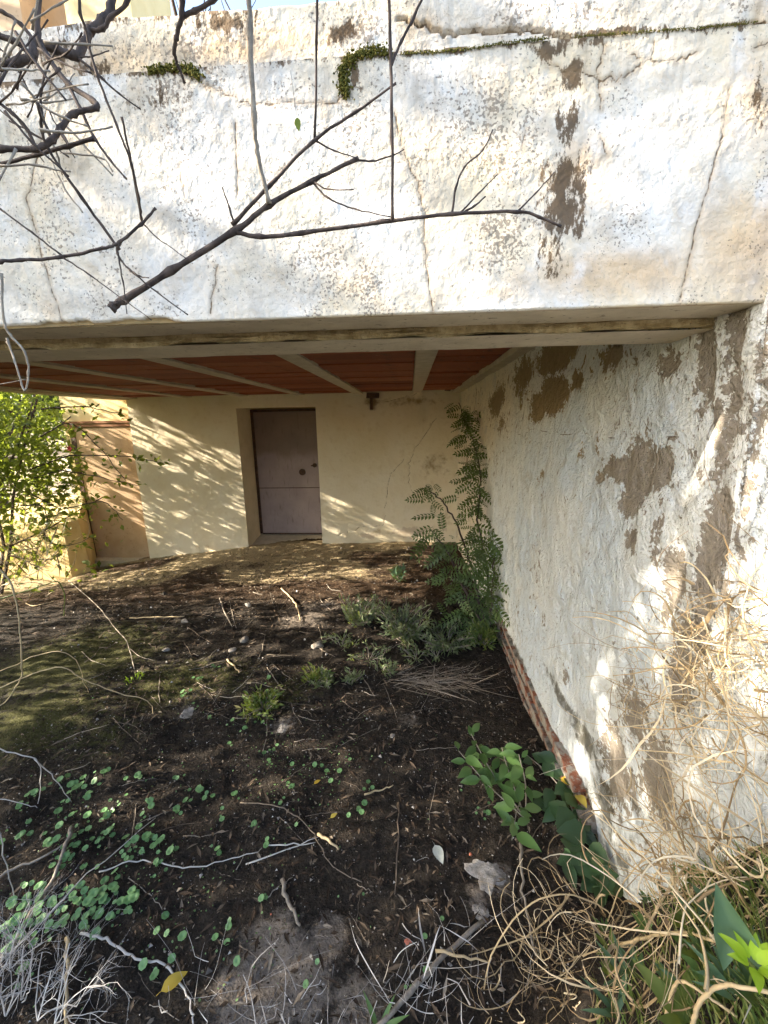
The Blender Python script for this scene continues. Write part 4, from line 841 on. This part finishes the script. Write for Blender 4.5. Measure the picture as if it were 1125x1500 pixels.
# --- pennywort
def penny(name):
    n = 14; a = np.arange(n)*2*math.pi/n; rim = 1+.05*np.cos(a*7); V = [(0, 0, -.28)]
    for rr, zz in ((.28, -.16), (.7, .02), (1, -.02)): V += [(rr*rim[i]*math.cos(a[i]), rr*rim[i]*math.sin(a[i]), zz) for i in range(n)]
    f = [(0, 1+i, 1+(i+1) % n) for i in range(n)]
    for k in range(2): f += [(1+k*n+i, 1+(k+1)*n+i, 1+(k+1)*n+(i+1) % n, 1+k*n+(i+1) % n) for i in range(n)]
    mb = MB(); mb.add(V, f); mb.tube([(0, 0, -.28), (.1, .1, -1.0), (.1, .25, -1.9)], .06, 3); return mb.mesh(name, MAT['leaf_penny'], True)
PEN = penny('leaf'); PG = 'pennywort plants scattered over the dark soil'
PCL = [(100, 1290, 50, 35, 26, 'around the grey slanting stick'), (60, 1340, 35, 30, 16, 'between the slanting stick and the dead shrub'), (140, 1215, 45, 25, 12, 'just past the top of the slanting stick'), (215, 1245, 30, 18, 12, 'beside the thin pale crossing root'), (165, 1320, 25, 18, 8, 'between the two pale roots'), (15, 1380, 20, 30, 8, 'at the dead shrub edge'),
       (160, 1150, 50, 22, 9, 'at the foot of the moss'), (270, 1200, 70, 45, 9, 'sparsely on bare soil by the crossing root'), (220, 1380, 90, 50, 10, 'along the long pale snaking root'), (330, 1180, 60, 60, 7, 'near the start of the thin winding root'), (300, 1330, 100, 60, 7, 'towards the dusty patch'), (380, 1090, 90, 50, 8, 'under the bright tuft'),
       (450, 1130, 40, 25, 9, 'by the small orange leaf'), (525, 1150, 6, 8, 2, 'at the pale broken twig'), (700, 1180, 10, 25, 3, 'before the privet sprout'), (730, 1205, 12, 14, 4, 'under the privet sprout'), (580, 1420, 60, 60, 3, 'beside the brown cane'), (500, 1250, 120, 60, 3, 'by the wood stub'), (60, 1180, 50, 25, 8, 'under the pale bent stalk'), (300, 1000, 60, 60, 6, 'on the mossy ground')]
for (pu, pv_, su, sv, n, where) in PCL:
    for _ in range(n):
        u, v = random.gauss(pu, su), random.gauss(pv_, sv)
        if u < -20 or v > 1520 or u > 880: continue
        c = at(u, v); pl = thing('pennywort', 'round leaved pennywort growing '+where, 'pennywort', tuple(c), 'pennywort '+where)
        for k in range(random.choice((1, 2, 2, 3, 4))):
            r = random.uniform(.005, .017)*(1 if u < 300 else .8); q = c+np.array([random.gauss(0, .020), random.gauss(0, .020), r*1.5+random.uniform(0, .010)])
            o = link('leaf', PEN, None, None, orient(q, (random.uniform(-1, 1), random.uniform(-1, 1), 0), (random.gauss(0, .25), random.gauss(-.25, .2), 1))); o.scale = (r,)*3; sub(o, pl)
mb = MB()
for k in range(650):
    g_ = random.choice(((130, 1260, 110, 80), (330, 1150, 130, 80), (430, 1100, 60, 50), (250, 1350, 150, 70), (880/2, 1130, 40, 25))); u, v = random.gauss(g_[0], g_[2]), random.gauss(g_[1], g_[3])
    if not (0 < u < 700 and 960 < v < 1500): continue
    c = at(u, v)+UPV*random.uniform(.004, .014); r = random.uniform(.0016, .0045); a = np.arange(6)*1.047; t = rng.normal(0, .35, 2)
    V = np.stack([c[0]+r*np.cos(a), c[1]+r*np.sin(a), c[2]+r*(t[0]*np.cos(a)+t[1]*np.sin(a))], 1); mb.add(V, [tuple(range(6))])
tag(mb.build('seedlings', MAT['seedling']), 'tiny green seedlings sprinkled over the damp soil', 'seedlings', None, 'stuff')
# ================================================================== DRY VEGETATION
def straw(mb, p, d, L, r, bend=.5, n=3, seg=7, sag=.0):
    pts = [np.array(p, float)]; d = np.array(d, float); d /= np.linalg.norm(d); ax = rdir(1)[0]*bend; kink = random.randrange(1, seg) if random.random() < .5 else -1
    for k in range(seg):
        d = d + np.cross(ax, d)*.35 + rng.normal(0, .05, 3) - UPV*sag
        if k == kink: d = d + rdir(1)[0]*.8
        d /= np.linalg.norm(d); pts.append(pts[-1]+d*L/seg)
    P3 = np.array(pts); P3[:, 0] = np.minimum(P3[:, 0], WX-.012)
    g = ground_h(P3[:, 0], P3[:, 1])+.004; P3[:, 2] = np.maximum(P3[:, 2], g)
    if random.random() < .35:                            # flat dry blade, twisted along its length
        T = np.gradient(P3, axis=0); T /= np.linalg.norm(T, axis=1)[:, None]+1e-9; a0 = random.uniform(0, 6); m = len(P3); sd = np.cross(T, rdir(1)[0]); sd /= np.linalg.norm(sd, axis=1)[:, None]+1e-9
        ang = a0+np.linspace(0, random.uniform(-3, 3), m); sd = sd*np.cos(ang)[:, None]+np.cross(T, sd)*np.sin(ang)[:, None]
        w_ = r*random.uniform(.8, 1.8)*np.sin(np.pi*(.12+.86*np.linspace(0, 1, m)))[:, None]
        mb.add(np.vstack([P3-sd*w_, P3+sd*w_]), [(q, q+1, m+q+1, m+q) for q in range(m-1)]); return
    R = np.linspace(r, r*.45, len(P3))*(1+.25*(rng.random(len(P3)) < .25)); mb.tube(P3, R, n, False)
def tangle(label, centres, n, Lr, rr, bend, mat='straw', name='dry_grass_clump', sag=.02, dirb=None, kind=None):
    mb = MB()
    for k in range(n):
        c, s = centres[random.randrange(len(centres))]; p = c+rng.normal(0, 1, 3)*s; d = rdir(1)[0] if dirb is None else dirb+rdir(1)[0]*.8
        straw(mb, p, d, random.uniform(*Lr)*random.choice((.5, .8, 1)), rr[0]*.6+(rr[1]*1.25-rr[0]*.6)*random.random()**2.2, random.uniform(.2, 1)*bend, 4, 8, sag)
    c0 = centres[0][0]; return tag(mb.build(name, MAT[mat], smooth=True), label, 'dry grass', None, kind)
def wp(u, v, off=.06): p = onX(u, v, WX-off); return p
tangle('thick tan tangle of dry stems clinging to the peeling wall', [(wp(1060, 990), np.array([.03, .09, .07])), (wp(1020, 950), np.array([.03, .07, .07])), (wp(1110, 1010), np.array([.03, .06, .07])), (wp(1100, 920), np.array([.03, .05, .07])), (wp(990, 1040), np.array([.03, .10, .06]))], 300, (.10, .36), (.0010, .0021), 1.3, sag=.03)
tangle('sparse fine dry stems fanning down the sunlit wall face', [(wp(960, 1050, .04), np.array([.02, .14, .09])), (wp(930, 1000, .04), np.array([.02, .10, .08])), (wp(1000, 1120, .04), np.array([.02, .09, .09]))], 75, (.15, .4), (.0006, .0013), .7, sag=.03)
tangle('pale straw heap on the bank against the wall foot', [(at(1050, 1240, .05), np.array([.08, .06, .05])), (at(1100, 1280, .05), np.array([.07, .05, .05])), (at(1000, 1300, .05), np.array([.08, .06, .04]))], 200, (.12, .35), (.0011, .0022), .9, sag=.02)
tangle('looped straw tangle spilling off the bank beside the cane', [(at(850, 1350, .08), np.array([.07, .05, .05])), (at(800, 1380, .06), np.array([.06, .05, .05])), (at(880, 1420, .08), np.array([.07, .05, .05])), (at(780, 1450, .04), np.array([.08, .05, .03]))], 130, (.12, .40), (.0011, .0028), 1.7, sag=.015)
mb = MB(); tips = []
for (u, v) in [(8, 1490), (30, 1470), (55, 1495), (-15, 1450), (15, 1420), (80, 1500)]:
    c = at(u, v)
    for k in range(3): branchy(None, mb, c, np.array([random.uniform(-.2, .7), random.uniform(-.1, .7), .7]), random.uniform(.10, .17), .0022, 3, tips, .55, 0, 4)
tag(mb.build('dead_shrub', MAT['straw_grey']), 'bleached finely forked dead shrub beside the pennywort patch', 'shrub')
tangle('grey dead grass strewn over the soil beside the brown cane', [(at(600, 1460, .02), np.array([.10, .06, .02])), (at(680, 1420, .02), np.array([.10, .08, .02]))], 70, (.08, .30), (.0008, .0018), .3, 'straw_grey', sag=.03, kind='stuff')
tangle('grey dead grass strewn across the dusty patch', [(at(480, 1480, .02), np.array([.12, .06, .02])), (at(400, 1470, .03), np.array([.14, .06, .02])), (at(330, 1480, .03), np.array([.12, .06, .02]))], 60, (.08, .30), (.0008, .0018), .3, 'straw_grey', sag=.03, kind='stuff')
tangle('withered brown stems at the foot of the green bush', [(onY(40, 840, 4.3), np.array([.3, .3, .15])), (onY(20, 800, 4.4), np.array([.3, .3, .2]))], 200, (.3, .9), (.003, .006), .6, 'straw', sag=-.01, dirb=np.array([.1, -.1, .7]), kind='stuff')
tangle('dry straw wisps strewn through the green bank grass', [(at(1000, 1400, .06), np.array([.09, .06, .03])), (at(1080, 1440, .06), np.array([.08, .06, .03])), (at(940, 1460, .05), np.array([.08, .05, .03])), (at(1040, 1340, .06), np.array([.08, .06, .03]))], 95, (.10, .30), (.0008, .0026), .8, sag=.02)
# heap of pine needles
c = at(620, 1002); mb = MB()
for k in range(150):
    p = c+np.array([random.gauss(.0, .13), random.gauss(0, .055), random.uniform(.005, .035)]); a = random.choice((random.gauss(-.25, .25), random.gauss(.35, .3))); straw(mb, p, (math.cos(a), math.sin(a), random.uniform(-.05, .08)), random.uniform(.15, .34), random.uniform(.0010, .0020), .15, 3, 4, .02)
tag(mb.build('needle_heap', MAT['needle'], smooth=True), 'flat heap of bleached long needles lying by the low shrubs', 'dry needles')
# arching stalks in the left foreground
SG = 'pale curved stalks arching over the mossy ground'
for (lab, pts, Y, r, m) in [
    ('yellow green stalk bowing down beside the withered stems', [(-40, 800), (10, 847), (25, 895), (32, 970), (27, 1000), (0, 1035), (-40, 1060)], 1.6, .0045, 'straw'),
    ('pale stalk arching across the moss and dropping at its tip', [(-50, 1020), (0, 1007), (40, 990), (90, 977), (125, 997), (175, 1015), (215, 1027), (225, 1050), (216, 1075)], 1.9, .004, 'straw'),
    ('thin pale stalk hooked over the mossy patch', [(-50, 1000), (0, 983), (55, 960), (90, 955), (115, 972), (122, 1000), (130, 1015), (127, 1040)], 2.1, .0032, 'straw'),
    ('short hooked green stalk before the withered bush stems', [(-40, 885), (0, 877), (65, 857), (85, 852), (95, 875), (93, 902)], 2.3, .005, 'leaf_grass'),
    ('pale bent stalk splitting toward the pennywort patch', [(-50, 1080), (0, 1097), (52, 1113), (60, 1135), (55, 1190)], 1.35, .003, 'straw_grey'),
    ('pale slanting stalk falling past the pennywort patch', [(50, 1112), (80, 1140), (105, 1175)], 1.4, .0026, 'straw_grey'),
    ('bleached stalk lying level above the pennywort patch', [(-40, 1160), (0, 1170), (35, 1178), (60, 1186)], 1.35, .0026, 'straw_grey'),
    ('long straight straw leaning over the pennywort toward dead shrub', [(-12, 1180), (0, 1224), (18, 1300), (36, 1364)], 1.0, .0025, 'straw_grey')]:
    P3 = smooth_path([onY(u, v, Y+.02*i) for i, (u, v) in enumerate(pts)], 5, .002); mb = MB(); mb.tube(P3, np.linspace(r, r*.55, len(P3)), 5); tag(mb.build('dry_stalk', MAT[m], smooth=True), lab, 'stalk')
# ================================================================== FALLEN TWIGS, CANES, STONES
def lay(name, label, pts, r, mat='twig', lift=.008, group=None, cat='twig', n=6, taper=.55, jit=.003):
    P3 = smooth_path([at(u, v, lift) for u, v in pts], 4, jit); g = ground_h(P3[:, 0], P3[:, 1]); P3[:, 2] = np.maximum(P3[:, 2], g+r*.7)
    mb = MB(); R = np.linspace(r, r*taper, len(P3))*(1+rng.normal(0, .07, len(P3))); mb.tube(P3, R, n); return tag(mb.build(name, MAT[mat], smooth=True), label, cat, group)
lay('cane', 'long brown dry cane lying at the edge of the straw heap', [(545, 1512), (600, 1455), (650, 1402), (708, 1350)], .0085, 'bark_grey', .02, cat='cane', n=8, taper=.9)
lay('stick', 'short pale stick crossing the long brown cane', [(638, 1393), (680, 1400), (716, 1410)], .005, 'straw', .03, cat='stick')
lay('stick', 'brown upright cane stub behind the straw loops', [(762, 1235), (765, 1280), (768, 1320), (785, 1400)], .006, 'bark_grey', .03, cat='stick')
lay('stick', 'curved bark covered stick on bare dark soil', [(413, 1288), (420, 1315), (430, 1335), (440, 1356)], .0085, 'bark_grey', .01, cat='stick', n=7)
lay('stick', 'short pale stub of wood by the long curved root', [(466, 1222), (480, 1232), (496, 1244)], .0075, 'straw', .01, cat='stick', n=7)
lay('root', 'long thin root winding over the soil to the wood stub', [(352, 1176), (400, 1180), (430, 1192), (455, 1215), (470, 1245), (495, 1275), (530, 1292)], .0032, cat='root')
lay('root', 'long pale root snaking from pennywort patch toward the yellow leaf', [(118, 1367), (150, 1375), (175, 1388), (200, 1405), (240, 1412), (265, 1440), (280, 1475), (283, 1500)], .0045, 'straw_grey', .015, cat='root')
lay('root', 'thin pale root crossing from pennywort to the bare soil', [(145, 1277), (190, 1263), (215, 1260), (250, 1269), (290, 1270), (340, 1258), (378, 1248)], .0030, 'straw_grey', .015, cat='root')
lay('stick', 'grey bare stick slanting through the pennywort patch', [(104, 1212), (98, 1235), (85, 1272), (55, 1323), (23, 1376), (-10, 1420)], .0085, 'bark_grey', .03, cat='stick', n=7)
lay('stick', 'grey curved stick joining the slanting one in pennywort', [(-20, 1290), (0, 1281), (35, 1266), (70, 1252), (95, 1235)], .006, 'bark_grey', .02, cat='stick')
lay('cane', 'straight pale cane standing up out of the dead shrub side', [(97, 1374), (98, 1420), (97, 1460), (98, 1520)], .006, 'straw', .04, cat='cane')
lay('stick', 'long straight straw pair running across the pennywort patch', [(-10, 1420), (60, 1350), (130, 1280), (228, 1198)], .0028, 'straw_grey', .03, cat='stick')
lay('stick', 'thin upright twig lying by the white chip of plaster', [(584, 1175), (583, 1240), (578, 1310)], .0035, 'twig', .01, cat='twig')
lay('stick', 'thin straight twig beside the wood stub', [(360, 1266), (410, 1248), (466, 1226)], .0032, 'straw_grey', .01)
lay('stick', 'level twig just above the straight twig by the stub', [(388, 1238), (430, 1236), (462, 1234)], .003, 'straw_grey', .01)
lay('stick', 'pale broken twig pointing to the wood stub', [(534, 1164), (555, 1158), (576, 1150)], .005, 'straw', .01)
lay('twig', 'arched brown twig on the shaded floor before the door', [(412, 862), (428, 878), (436, 892), (440, 910)], .008, 'straw', .02)
lay('twig', 'forked grey twig on the brown litter near the white stones', [(322, 876), (328, 895), (340, 918)], .007, 'bark_grey', .02)
lay('twig', 'long straight pale twig lying in the brown litter', [(190, 905), (230, 904), (270, 903)], .006, 'straw', .02)
lay('twig', 'thin dark vine trailing from bush over the mossy ground', [(100, 850), (140, 885), (165, 915), (185, 940), (197, 980)], .005, 'twig', .05)
lay('twig', 'short pale twig by the mossy strip of sunlight', [(333, 966), (343, 976), (350, 985)], .007, 'straw', .01)
def floor_spot(u, v):
    if v < 930: return 'in the brown litter before the house'
    if v < 1060: return 'on the mossy strip beyond the pennywort' if u < 400 else 'around the low shrubs'
    if u < 250: return 'among the pennywort'
    if u > 560: return 'on the soil between cane and privet' if v > 1150 else 'by the needle heap'
    return 'on the dusty patch' if v > 1350 else 'on the bare dark soil round the wood stub'
for k in range(190):
    if k < 70: u = random.uniform(60, 880); v = random.uniform(1060, 1490)
    else: u = random.uniform(120, 640); v = random.uniform(840, 1060)
    a = random.gauss(0, .7); L = random.uniform(18, 75)*(.6 if v < 1000 else 1)
    if u > 700 and v > 1250: continue
    lay('fallen_twig', 'thin dead twig lying '+floor_spot(u, v), [(u, v), (u+L*.5*math.cos(a)+random.uniform(-5, 5), v+L*.5*math.sin(a)+random.uniform(-4, 4)), (u+L*math.cos(a), v+L*math.sin(a))], random.uniform(.0010, .0028)*(1.6 if v < 1000 else 1), 'twig', .006, 'dead twigs '+floor_spot(u, v), n=4, jit=.002)
def rock(name, label, u, v, s, mat='stone', group=None, flat=.6, cat='stone', n=2, sink=.3):
    import bmesh
    c = at(u, v); bm = bmesh.new(); bmesh.ops.create_icosphere(bm, subdivisions=n, radius=1); sd = random.uniform(0, 50)
    st = np.array([random.uniform(.75, 1.2), random.uniform(.6, 1.0), flat]); P = np.array([q.co for q in bm.verts])
    for k in range(7):                                   # knock flat facets off the lump
        d = rdir(1)[0]; h = random.uniform(.45, .8); m = P@d; P = P - np.outer(np.clip(m-h, 0, None), d)
    k = 1+(.9 if n > 3 else .35)*fbm(P[:, 0]*(3 if n > 3 else 1.5)+sd, P[:, 1]*(3 if n > 3 else 1.5)+P[:, 2]*1.3, 300, 4)
    P = P*k[:, None]*st*s
    for q, p in zip(bm.verts, P): q.co = p
    me = bpy.data.meshes.new(name); bm.to_mesh(me); bm.free(); me.materials.append(MAT[mat])
    o = link(name, me, None, (c[0], c[1], c[2]+s*flat*(.62-sink*1.6))); o.rotation_euler = (random.uniform(-.3, .3)*flat, 0, random.uniform(0, 6)); return tag(o, label, cat, group)
rock('plaster_lump', 'large crumbly white plaster lump beside the straw tangle', 722, 1285, .070, 'plaster', None, .28, 'rubble', 4)
rock('plaster_lump', 'small crumbly white plaster piece below the large lump', 706, 1335, .05, 'plaster', None, .3, 'rubble', 4)
rock('plaster_lump', 'pale plaster lump on the mossy edge by the bright tuft', 415, 1067, .05, 'plaster', None, .3, 'rubble', 4)
rock('plaster_lump', 'whitish plaster lump half sunk in the mossy ground', 274, 1046, .05, 'plaster', None, .45, 'rubble', 4)
rock('stone', 'grey stone half buried close to the needle heap', 575, 1079, .022)
rock('stone', 'white angular stone in brown litter by the long pale twig', 271, 911, .045, 'plaster')
rock('stone', 'smooth white stone on the dark litter before the door', 364, 887, .045, 'stone')
rock('stone', 'squat beige stone below the forked twig', 357, 938, .050)
rock('stone', 'flat beige stone next to the squat beige one', 340, 953, .045, flat=.4)
rock('stone', 'small pale stone at the edge of the moss', 243, 953, .035, 'plaster')
rock('rubble_block', 'dark grey rubble block in front of the pale tipped shrub', 466, 948, .06, 'bark_grey', None, .8, 'rubble')
rock('stone', 'pale pebble above the curved bark stick', 406, 1223, .014)
rock('brick_chip', 'red brick chip by the white plaster lump', 690, 1252, .012, 'redchip', None, .6, 'brick chip')
rock('brick_chip', 'red brick chip near the brown cane', 597, 1381, .016, 'redchip', None, .5, 'brick chip')
rock('brick_chip', 'dull red brick chip by the curved stick', 398, 1340, .013, 'redchip', None, .5, 'brick chip')
for k in range(70):
    u = random.uniform(150, 830); v = random.uniform(880, 1480)
    if u > 700 and v > 1240: continue
    rock('pebble', 'small pale pebble lying '+floor_spot(u, v), u, v, random.uniform(.004, .009)*(1.7 if v < 1000 else 1), 'stone', 'pebbles '+floor_spot(u, v), .6, 'pebble', 1)
o = link('white_leaf', leaf_mesh('white_leaf', MAT['leaf_pale'], .075, .042, .1, .12), None, None, orient(at(637, 1238, .012), (.35, -.9, .05), (0, -.2, 1))); tag(o, 'bleached white leaf lying alone on the dark soil', 'leaf')
for lab, u, v, L in [('large yellow fallen leaf beside the pale root', 236, 1452, .075), ('small ochre fallen leaf near the long thin root', 484, 1198, .035), ('small orange yellow fallen leaf above the long thin root', 460, 1148, .035)]:
    o = link('fallen_leaf', leaf_mesh('fallen_leaf', MAT['leaf_yellow'], L, L*.5, .15, .15), None, None, orient(at(u, v, .025), (.6, .5, .1), (-.2, -.4, 1))); tag(o, lab, 'leaf')
def arc(pts, lift):
    q = np.array([at(u, v, lift) for u, v in pts]); dep = (q-CAM)@FW; k = np.arange(len(q)); dep = np.polyval(np.polyfit(k, dep, 1), k)
    return [CAM+ray(*p)*d for p, d in zip(pts, dep)]
# ================================================================== BANK PLANTS (grass, broad leaves)
mb = MB(); bl = []
for k in range(2600):
    u = random.uniform(870, 1250); v = random.uniform(1270, 1560)
    if u < 1000 and random.random() < .45: continue
    if u < 940 and v < 1400: continue
    bl.append(at(u, v))
bl = np.array(bl); n_ = len(bl); L_ = rng.uniform(.02, .065, n_); mb.leaves(bl, UPV*1.0+rdir(n_)*.75, rdir(n_)+np.array([0, -1, .3]), L_, .0035, .1, .25)
tag(mb.build('grass', MAT['leaf_grass']), 'short green grass covering the bank under the straw', 'grass', None, 'stuff')
def blades(label, u, v, n, L, Wd, mat, name='weed', group=None, tilt=.7, lift=0.0):
    c = at(u, v, lift); o = thing(name, label, 'weed', tuple(c), group); L *= .72; Wd *= .62; me = leaf_mesh('leaf', MAT[mat], L, Wd, .3, .12, .9, 6, 0)
    for k in range(n):
        a = k*2.4+random.uniform(-.3, .3); q = link('leaf', me, None, None, orient(c+np.array([math.cos(a), math.sin(a), 0])*.006+UPV*.004, (math.cos(a)*tilt, math.sin(a)*tilt, random.uniform(.35, .9)), (-math.cos(a)*.5, -math.sin(a)*.5-.2, 1))); q.scale = (random.uniform(.7, 1.15),)*3; sub(q, o)
    return o
blades('long bladed dark green weed in front of the straw loops', 905, 1490, 6, .12, .020, 'leaf_blue')
blades('grey green rosette weed on the bank below the wall', 918, 1440, 8, .10, .022, 'leaf_blue')
blades('upright strap leaved weed among the straw on the bank', 985, 1320, 5, .10, .018, 'leaf_ivy')
blades('narrow leaved weed at the lower edge near the cane', 555, 1512, 5, .11, .022, 'leaf_privet')
blades('strap leaved weed behind the arrow shaped leaf', 1085, 1470, 5, .12, .022, 'leaf_blue')
blades('broad green weed under the pale thick stalk', 1010, 1510, 7, .12, .05, 'leaf_grass')
blades('green weed tucked in the straw at the wall foot', 1100, 1230, 6, .10, .03, 'leaf_ivy')
blades('fresh yellow green leaf rosette on the bank', 1103, 1415, 11, .046, .024, 'leaf_bright', tilt=.9, lift=.13)
cb = at(1103, 1415, .13); b = MB(); b.tube(smooth_path([cb-UPV*.16, cb-UPV*.07+np.array([.006, .004, 0]), cb], 4), .002, 4); rs = [o for o in bpy.data.objects if o.get('label') == 'fresh yellow green leaf rosette on the bank'][0]; sub(b.build('stem', MAT['leaf_grass']), rs)
for k in range(26):
    u = random.uniform(880, 1125); v = random.uniform(1290, 1500); mk, nm = random.choice([('leaf_ivy', 'dark green'), ('leaf_grass', 'olive green'), ('leaf_blue', 'blue green'), ('leaf_privet', 'mid green')])
    blades('small '+nm+' weed in the bank grass', u, v, random.randint(4, 7), random.uniform(.035, .075), random.uniform(.018, .032), mk, group='small '+nm+' weeds on the bank')
# arrow shaped leaf on its stalk
c = at(1080, 1440); al = thing('arum', 'large blue green arrow shaped leaf standing above the straw', 'plant', tuple(c))
tb = at(1082, 1392, .15); dd_ = (tb-CAM)@FW; tip = CAM+ray(1058, 1322)*dd_*1.02
out = [(0, .0), (.16, -.16), (.34, -.30), (.33, -.02), (.30, .25), (.20, .55), (.08, .82), (0, 1.0), (-.08, .82), (-.20, .55), (-.30, .25), (-.33, -.02), (-.34, -.30), (-.16, -.16)]
mb = MB(); Ls = .085; V = [(x*Ls, y*Ls, .30*abs(x)*Ls-.1*y*y*Ls) for x, y in out]+[(0, .3*Ls, -.01)]; mb.add(V, [(i, (i+1) % len(out), len(out)) for i in range(len(out))])
o = link('leaf', mb.mesh('leaf', MAT['leaf_blue'], True), None, None, orient(tb, tip-tb, tuple(CAM-tb))); sub(o, al)
b = MB(); b.tube(smooth_path([c, (c+tb)/2+np.array([.01, .01, .01]), tb], 5), .003, 5); sub(b.build('stalk', MAT['leaf_blue']), al)
# thick pale stalks across the bank corner
for lab, pts, l0, r in [('thick pale bent stalk over the bank grass corner', [(1012, 1510), (1022, 1475), (1040, 1452), (1062, 1443), (1090, 1447), (1150, 1458)], .14, .0036), ('pale stalk bent in an elbow beside the broad weed', [(975, 1495), (985, 1450), (1000, 1438), (1030, 1455), (1080, 1490)], .10, .003),
                       ('straw stalk sweeping level across the bank to the arum', [(905, 1385), (950, 1372), (1000, 1366), (1045, 1378)], .08, .0038), ('thin straw arch linking the wall foot and bank grass', [(890, 1350), (915, 1290), (955, 1255), (985, 1275)], .10, .0022), ('white thin straw slanting above the bent thick stalk', [(1015, 1385), (1040, 1425), (1060, 1448)], .13, .002),
                       ('forked straw reaching from ivy toward the arum leaf', [(945, 1365), (975, 1310), (1010, 1260)], .10, .003), ('level pale straw lying over the dark weeds', [(960, 1280), (1020, 1278), (1080, 1270)], .10, .0026), ('tall straw loop rising above the straw tangle', [(702, 1500), (720, 1400), (770, 1330), (830, 1310), (890, 1335), (905, 1370)], .10, .0026)]:
    P3 = smooth_path(arc(pts, l0), 6, .0006); mb = MB(); mb.tube(P3, np.linspace(r, r*.7, len(P3)), 6); tag(mb.build('dry_stalk', MAT['straw'], smooth=True), lab, 'stalk')
# ================================================================== LITTER (uncountable)
def scatter(n, reg):
    out = []
    while len(out) < n:
        k = n*2; x = rng.uniform(reg[0], reg[1], k); y = rng.uniform(reg[2], reg[3], k); d = np.stack([x, y, ground_h(x, y)], 1); out += list(d[d[:, 0] < .7])
    return np.array(out[:n])
mb = MB()
for n_, reg, ls in ((9000, (-2.2, .72, .7, 2.6), .011), (3500, (-2.2, .72, .7, 2.6), .022), (7000, (-4.4, .7, 2.6, 6.0), .026), (3600, (-3.8, .5, 2.8, 5.2), .060), (1800, (-2.0, .7, .8, 2.6), .045)):
    p = scatter(n_, reg); p[:, 2] += rng.uniform(.002, .010, n_); d = rdir(n_)*np.array([1, 1, .22]); l = rng.uniform(.4, 1.6, n_)*ls; mb.leaves(p, d, UPV+rdir(n_)*.45, l, np.minimum(l*rng.uniform(.08, .5, n_), .012))
tag(mb.build('leaf_litter', MAT['litter']), 'brown leaf and needle litter strewn over the soil', 'litter', None, 'stuff')
mb = MB(); p = np.vstack([scatter(6500, (-2.2, .72, .7, 2.6)), scatter(1500, (-4.2, .7, 2.6, 5.9))]); s = np.concatenate([rng.exponential(.0014, 6500)+.0010, rng.exponential(.003, 1500)+.002])
base = np.array([(0, 0, 1), (1, 0, 0), (-.5, .9, 0), (-.5, -.9, 0), (0, 0, -.6)]); a = rng.uniform(0, 6.28, len(p)); ca, sa = np.cos(a), np.sin(a)
V = np.stack([np.stack([ca*b_[0]-sa*b_[1], sa*b_[0]+ca*b_[1], np.full(len(p), b_[2])], 1) for b_ in base], 1)*s[:, None, None]+p[:, None]
F = (np.arange(len(p))[:, None, None]*5+np.array([(0, 1, 2), (0, 2, 3), (0, 3, 1), (4, 2, 1), (4, 3, 2), (4, 1, 3)])[None]).reshape(-1, 3); mb.add(V, F)
tag(mb.build('grit', MAT['grit']), 'pale grit and crumbs spread through the dark soil', 'gravel', None, 'stuff')
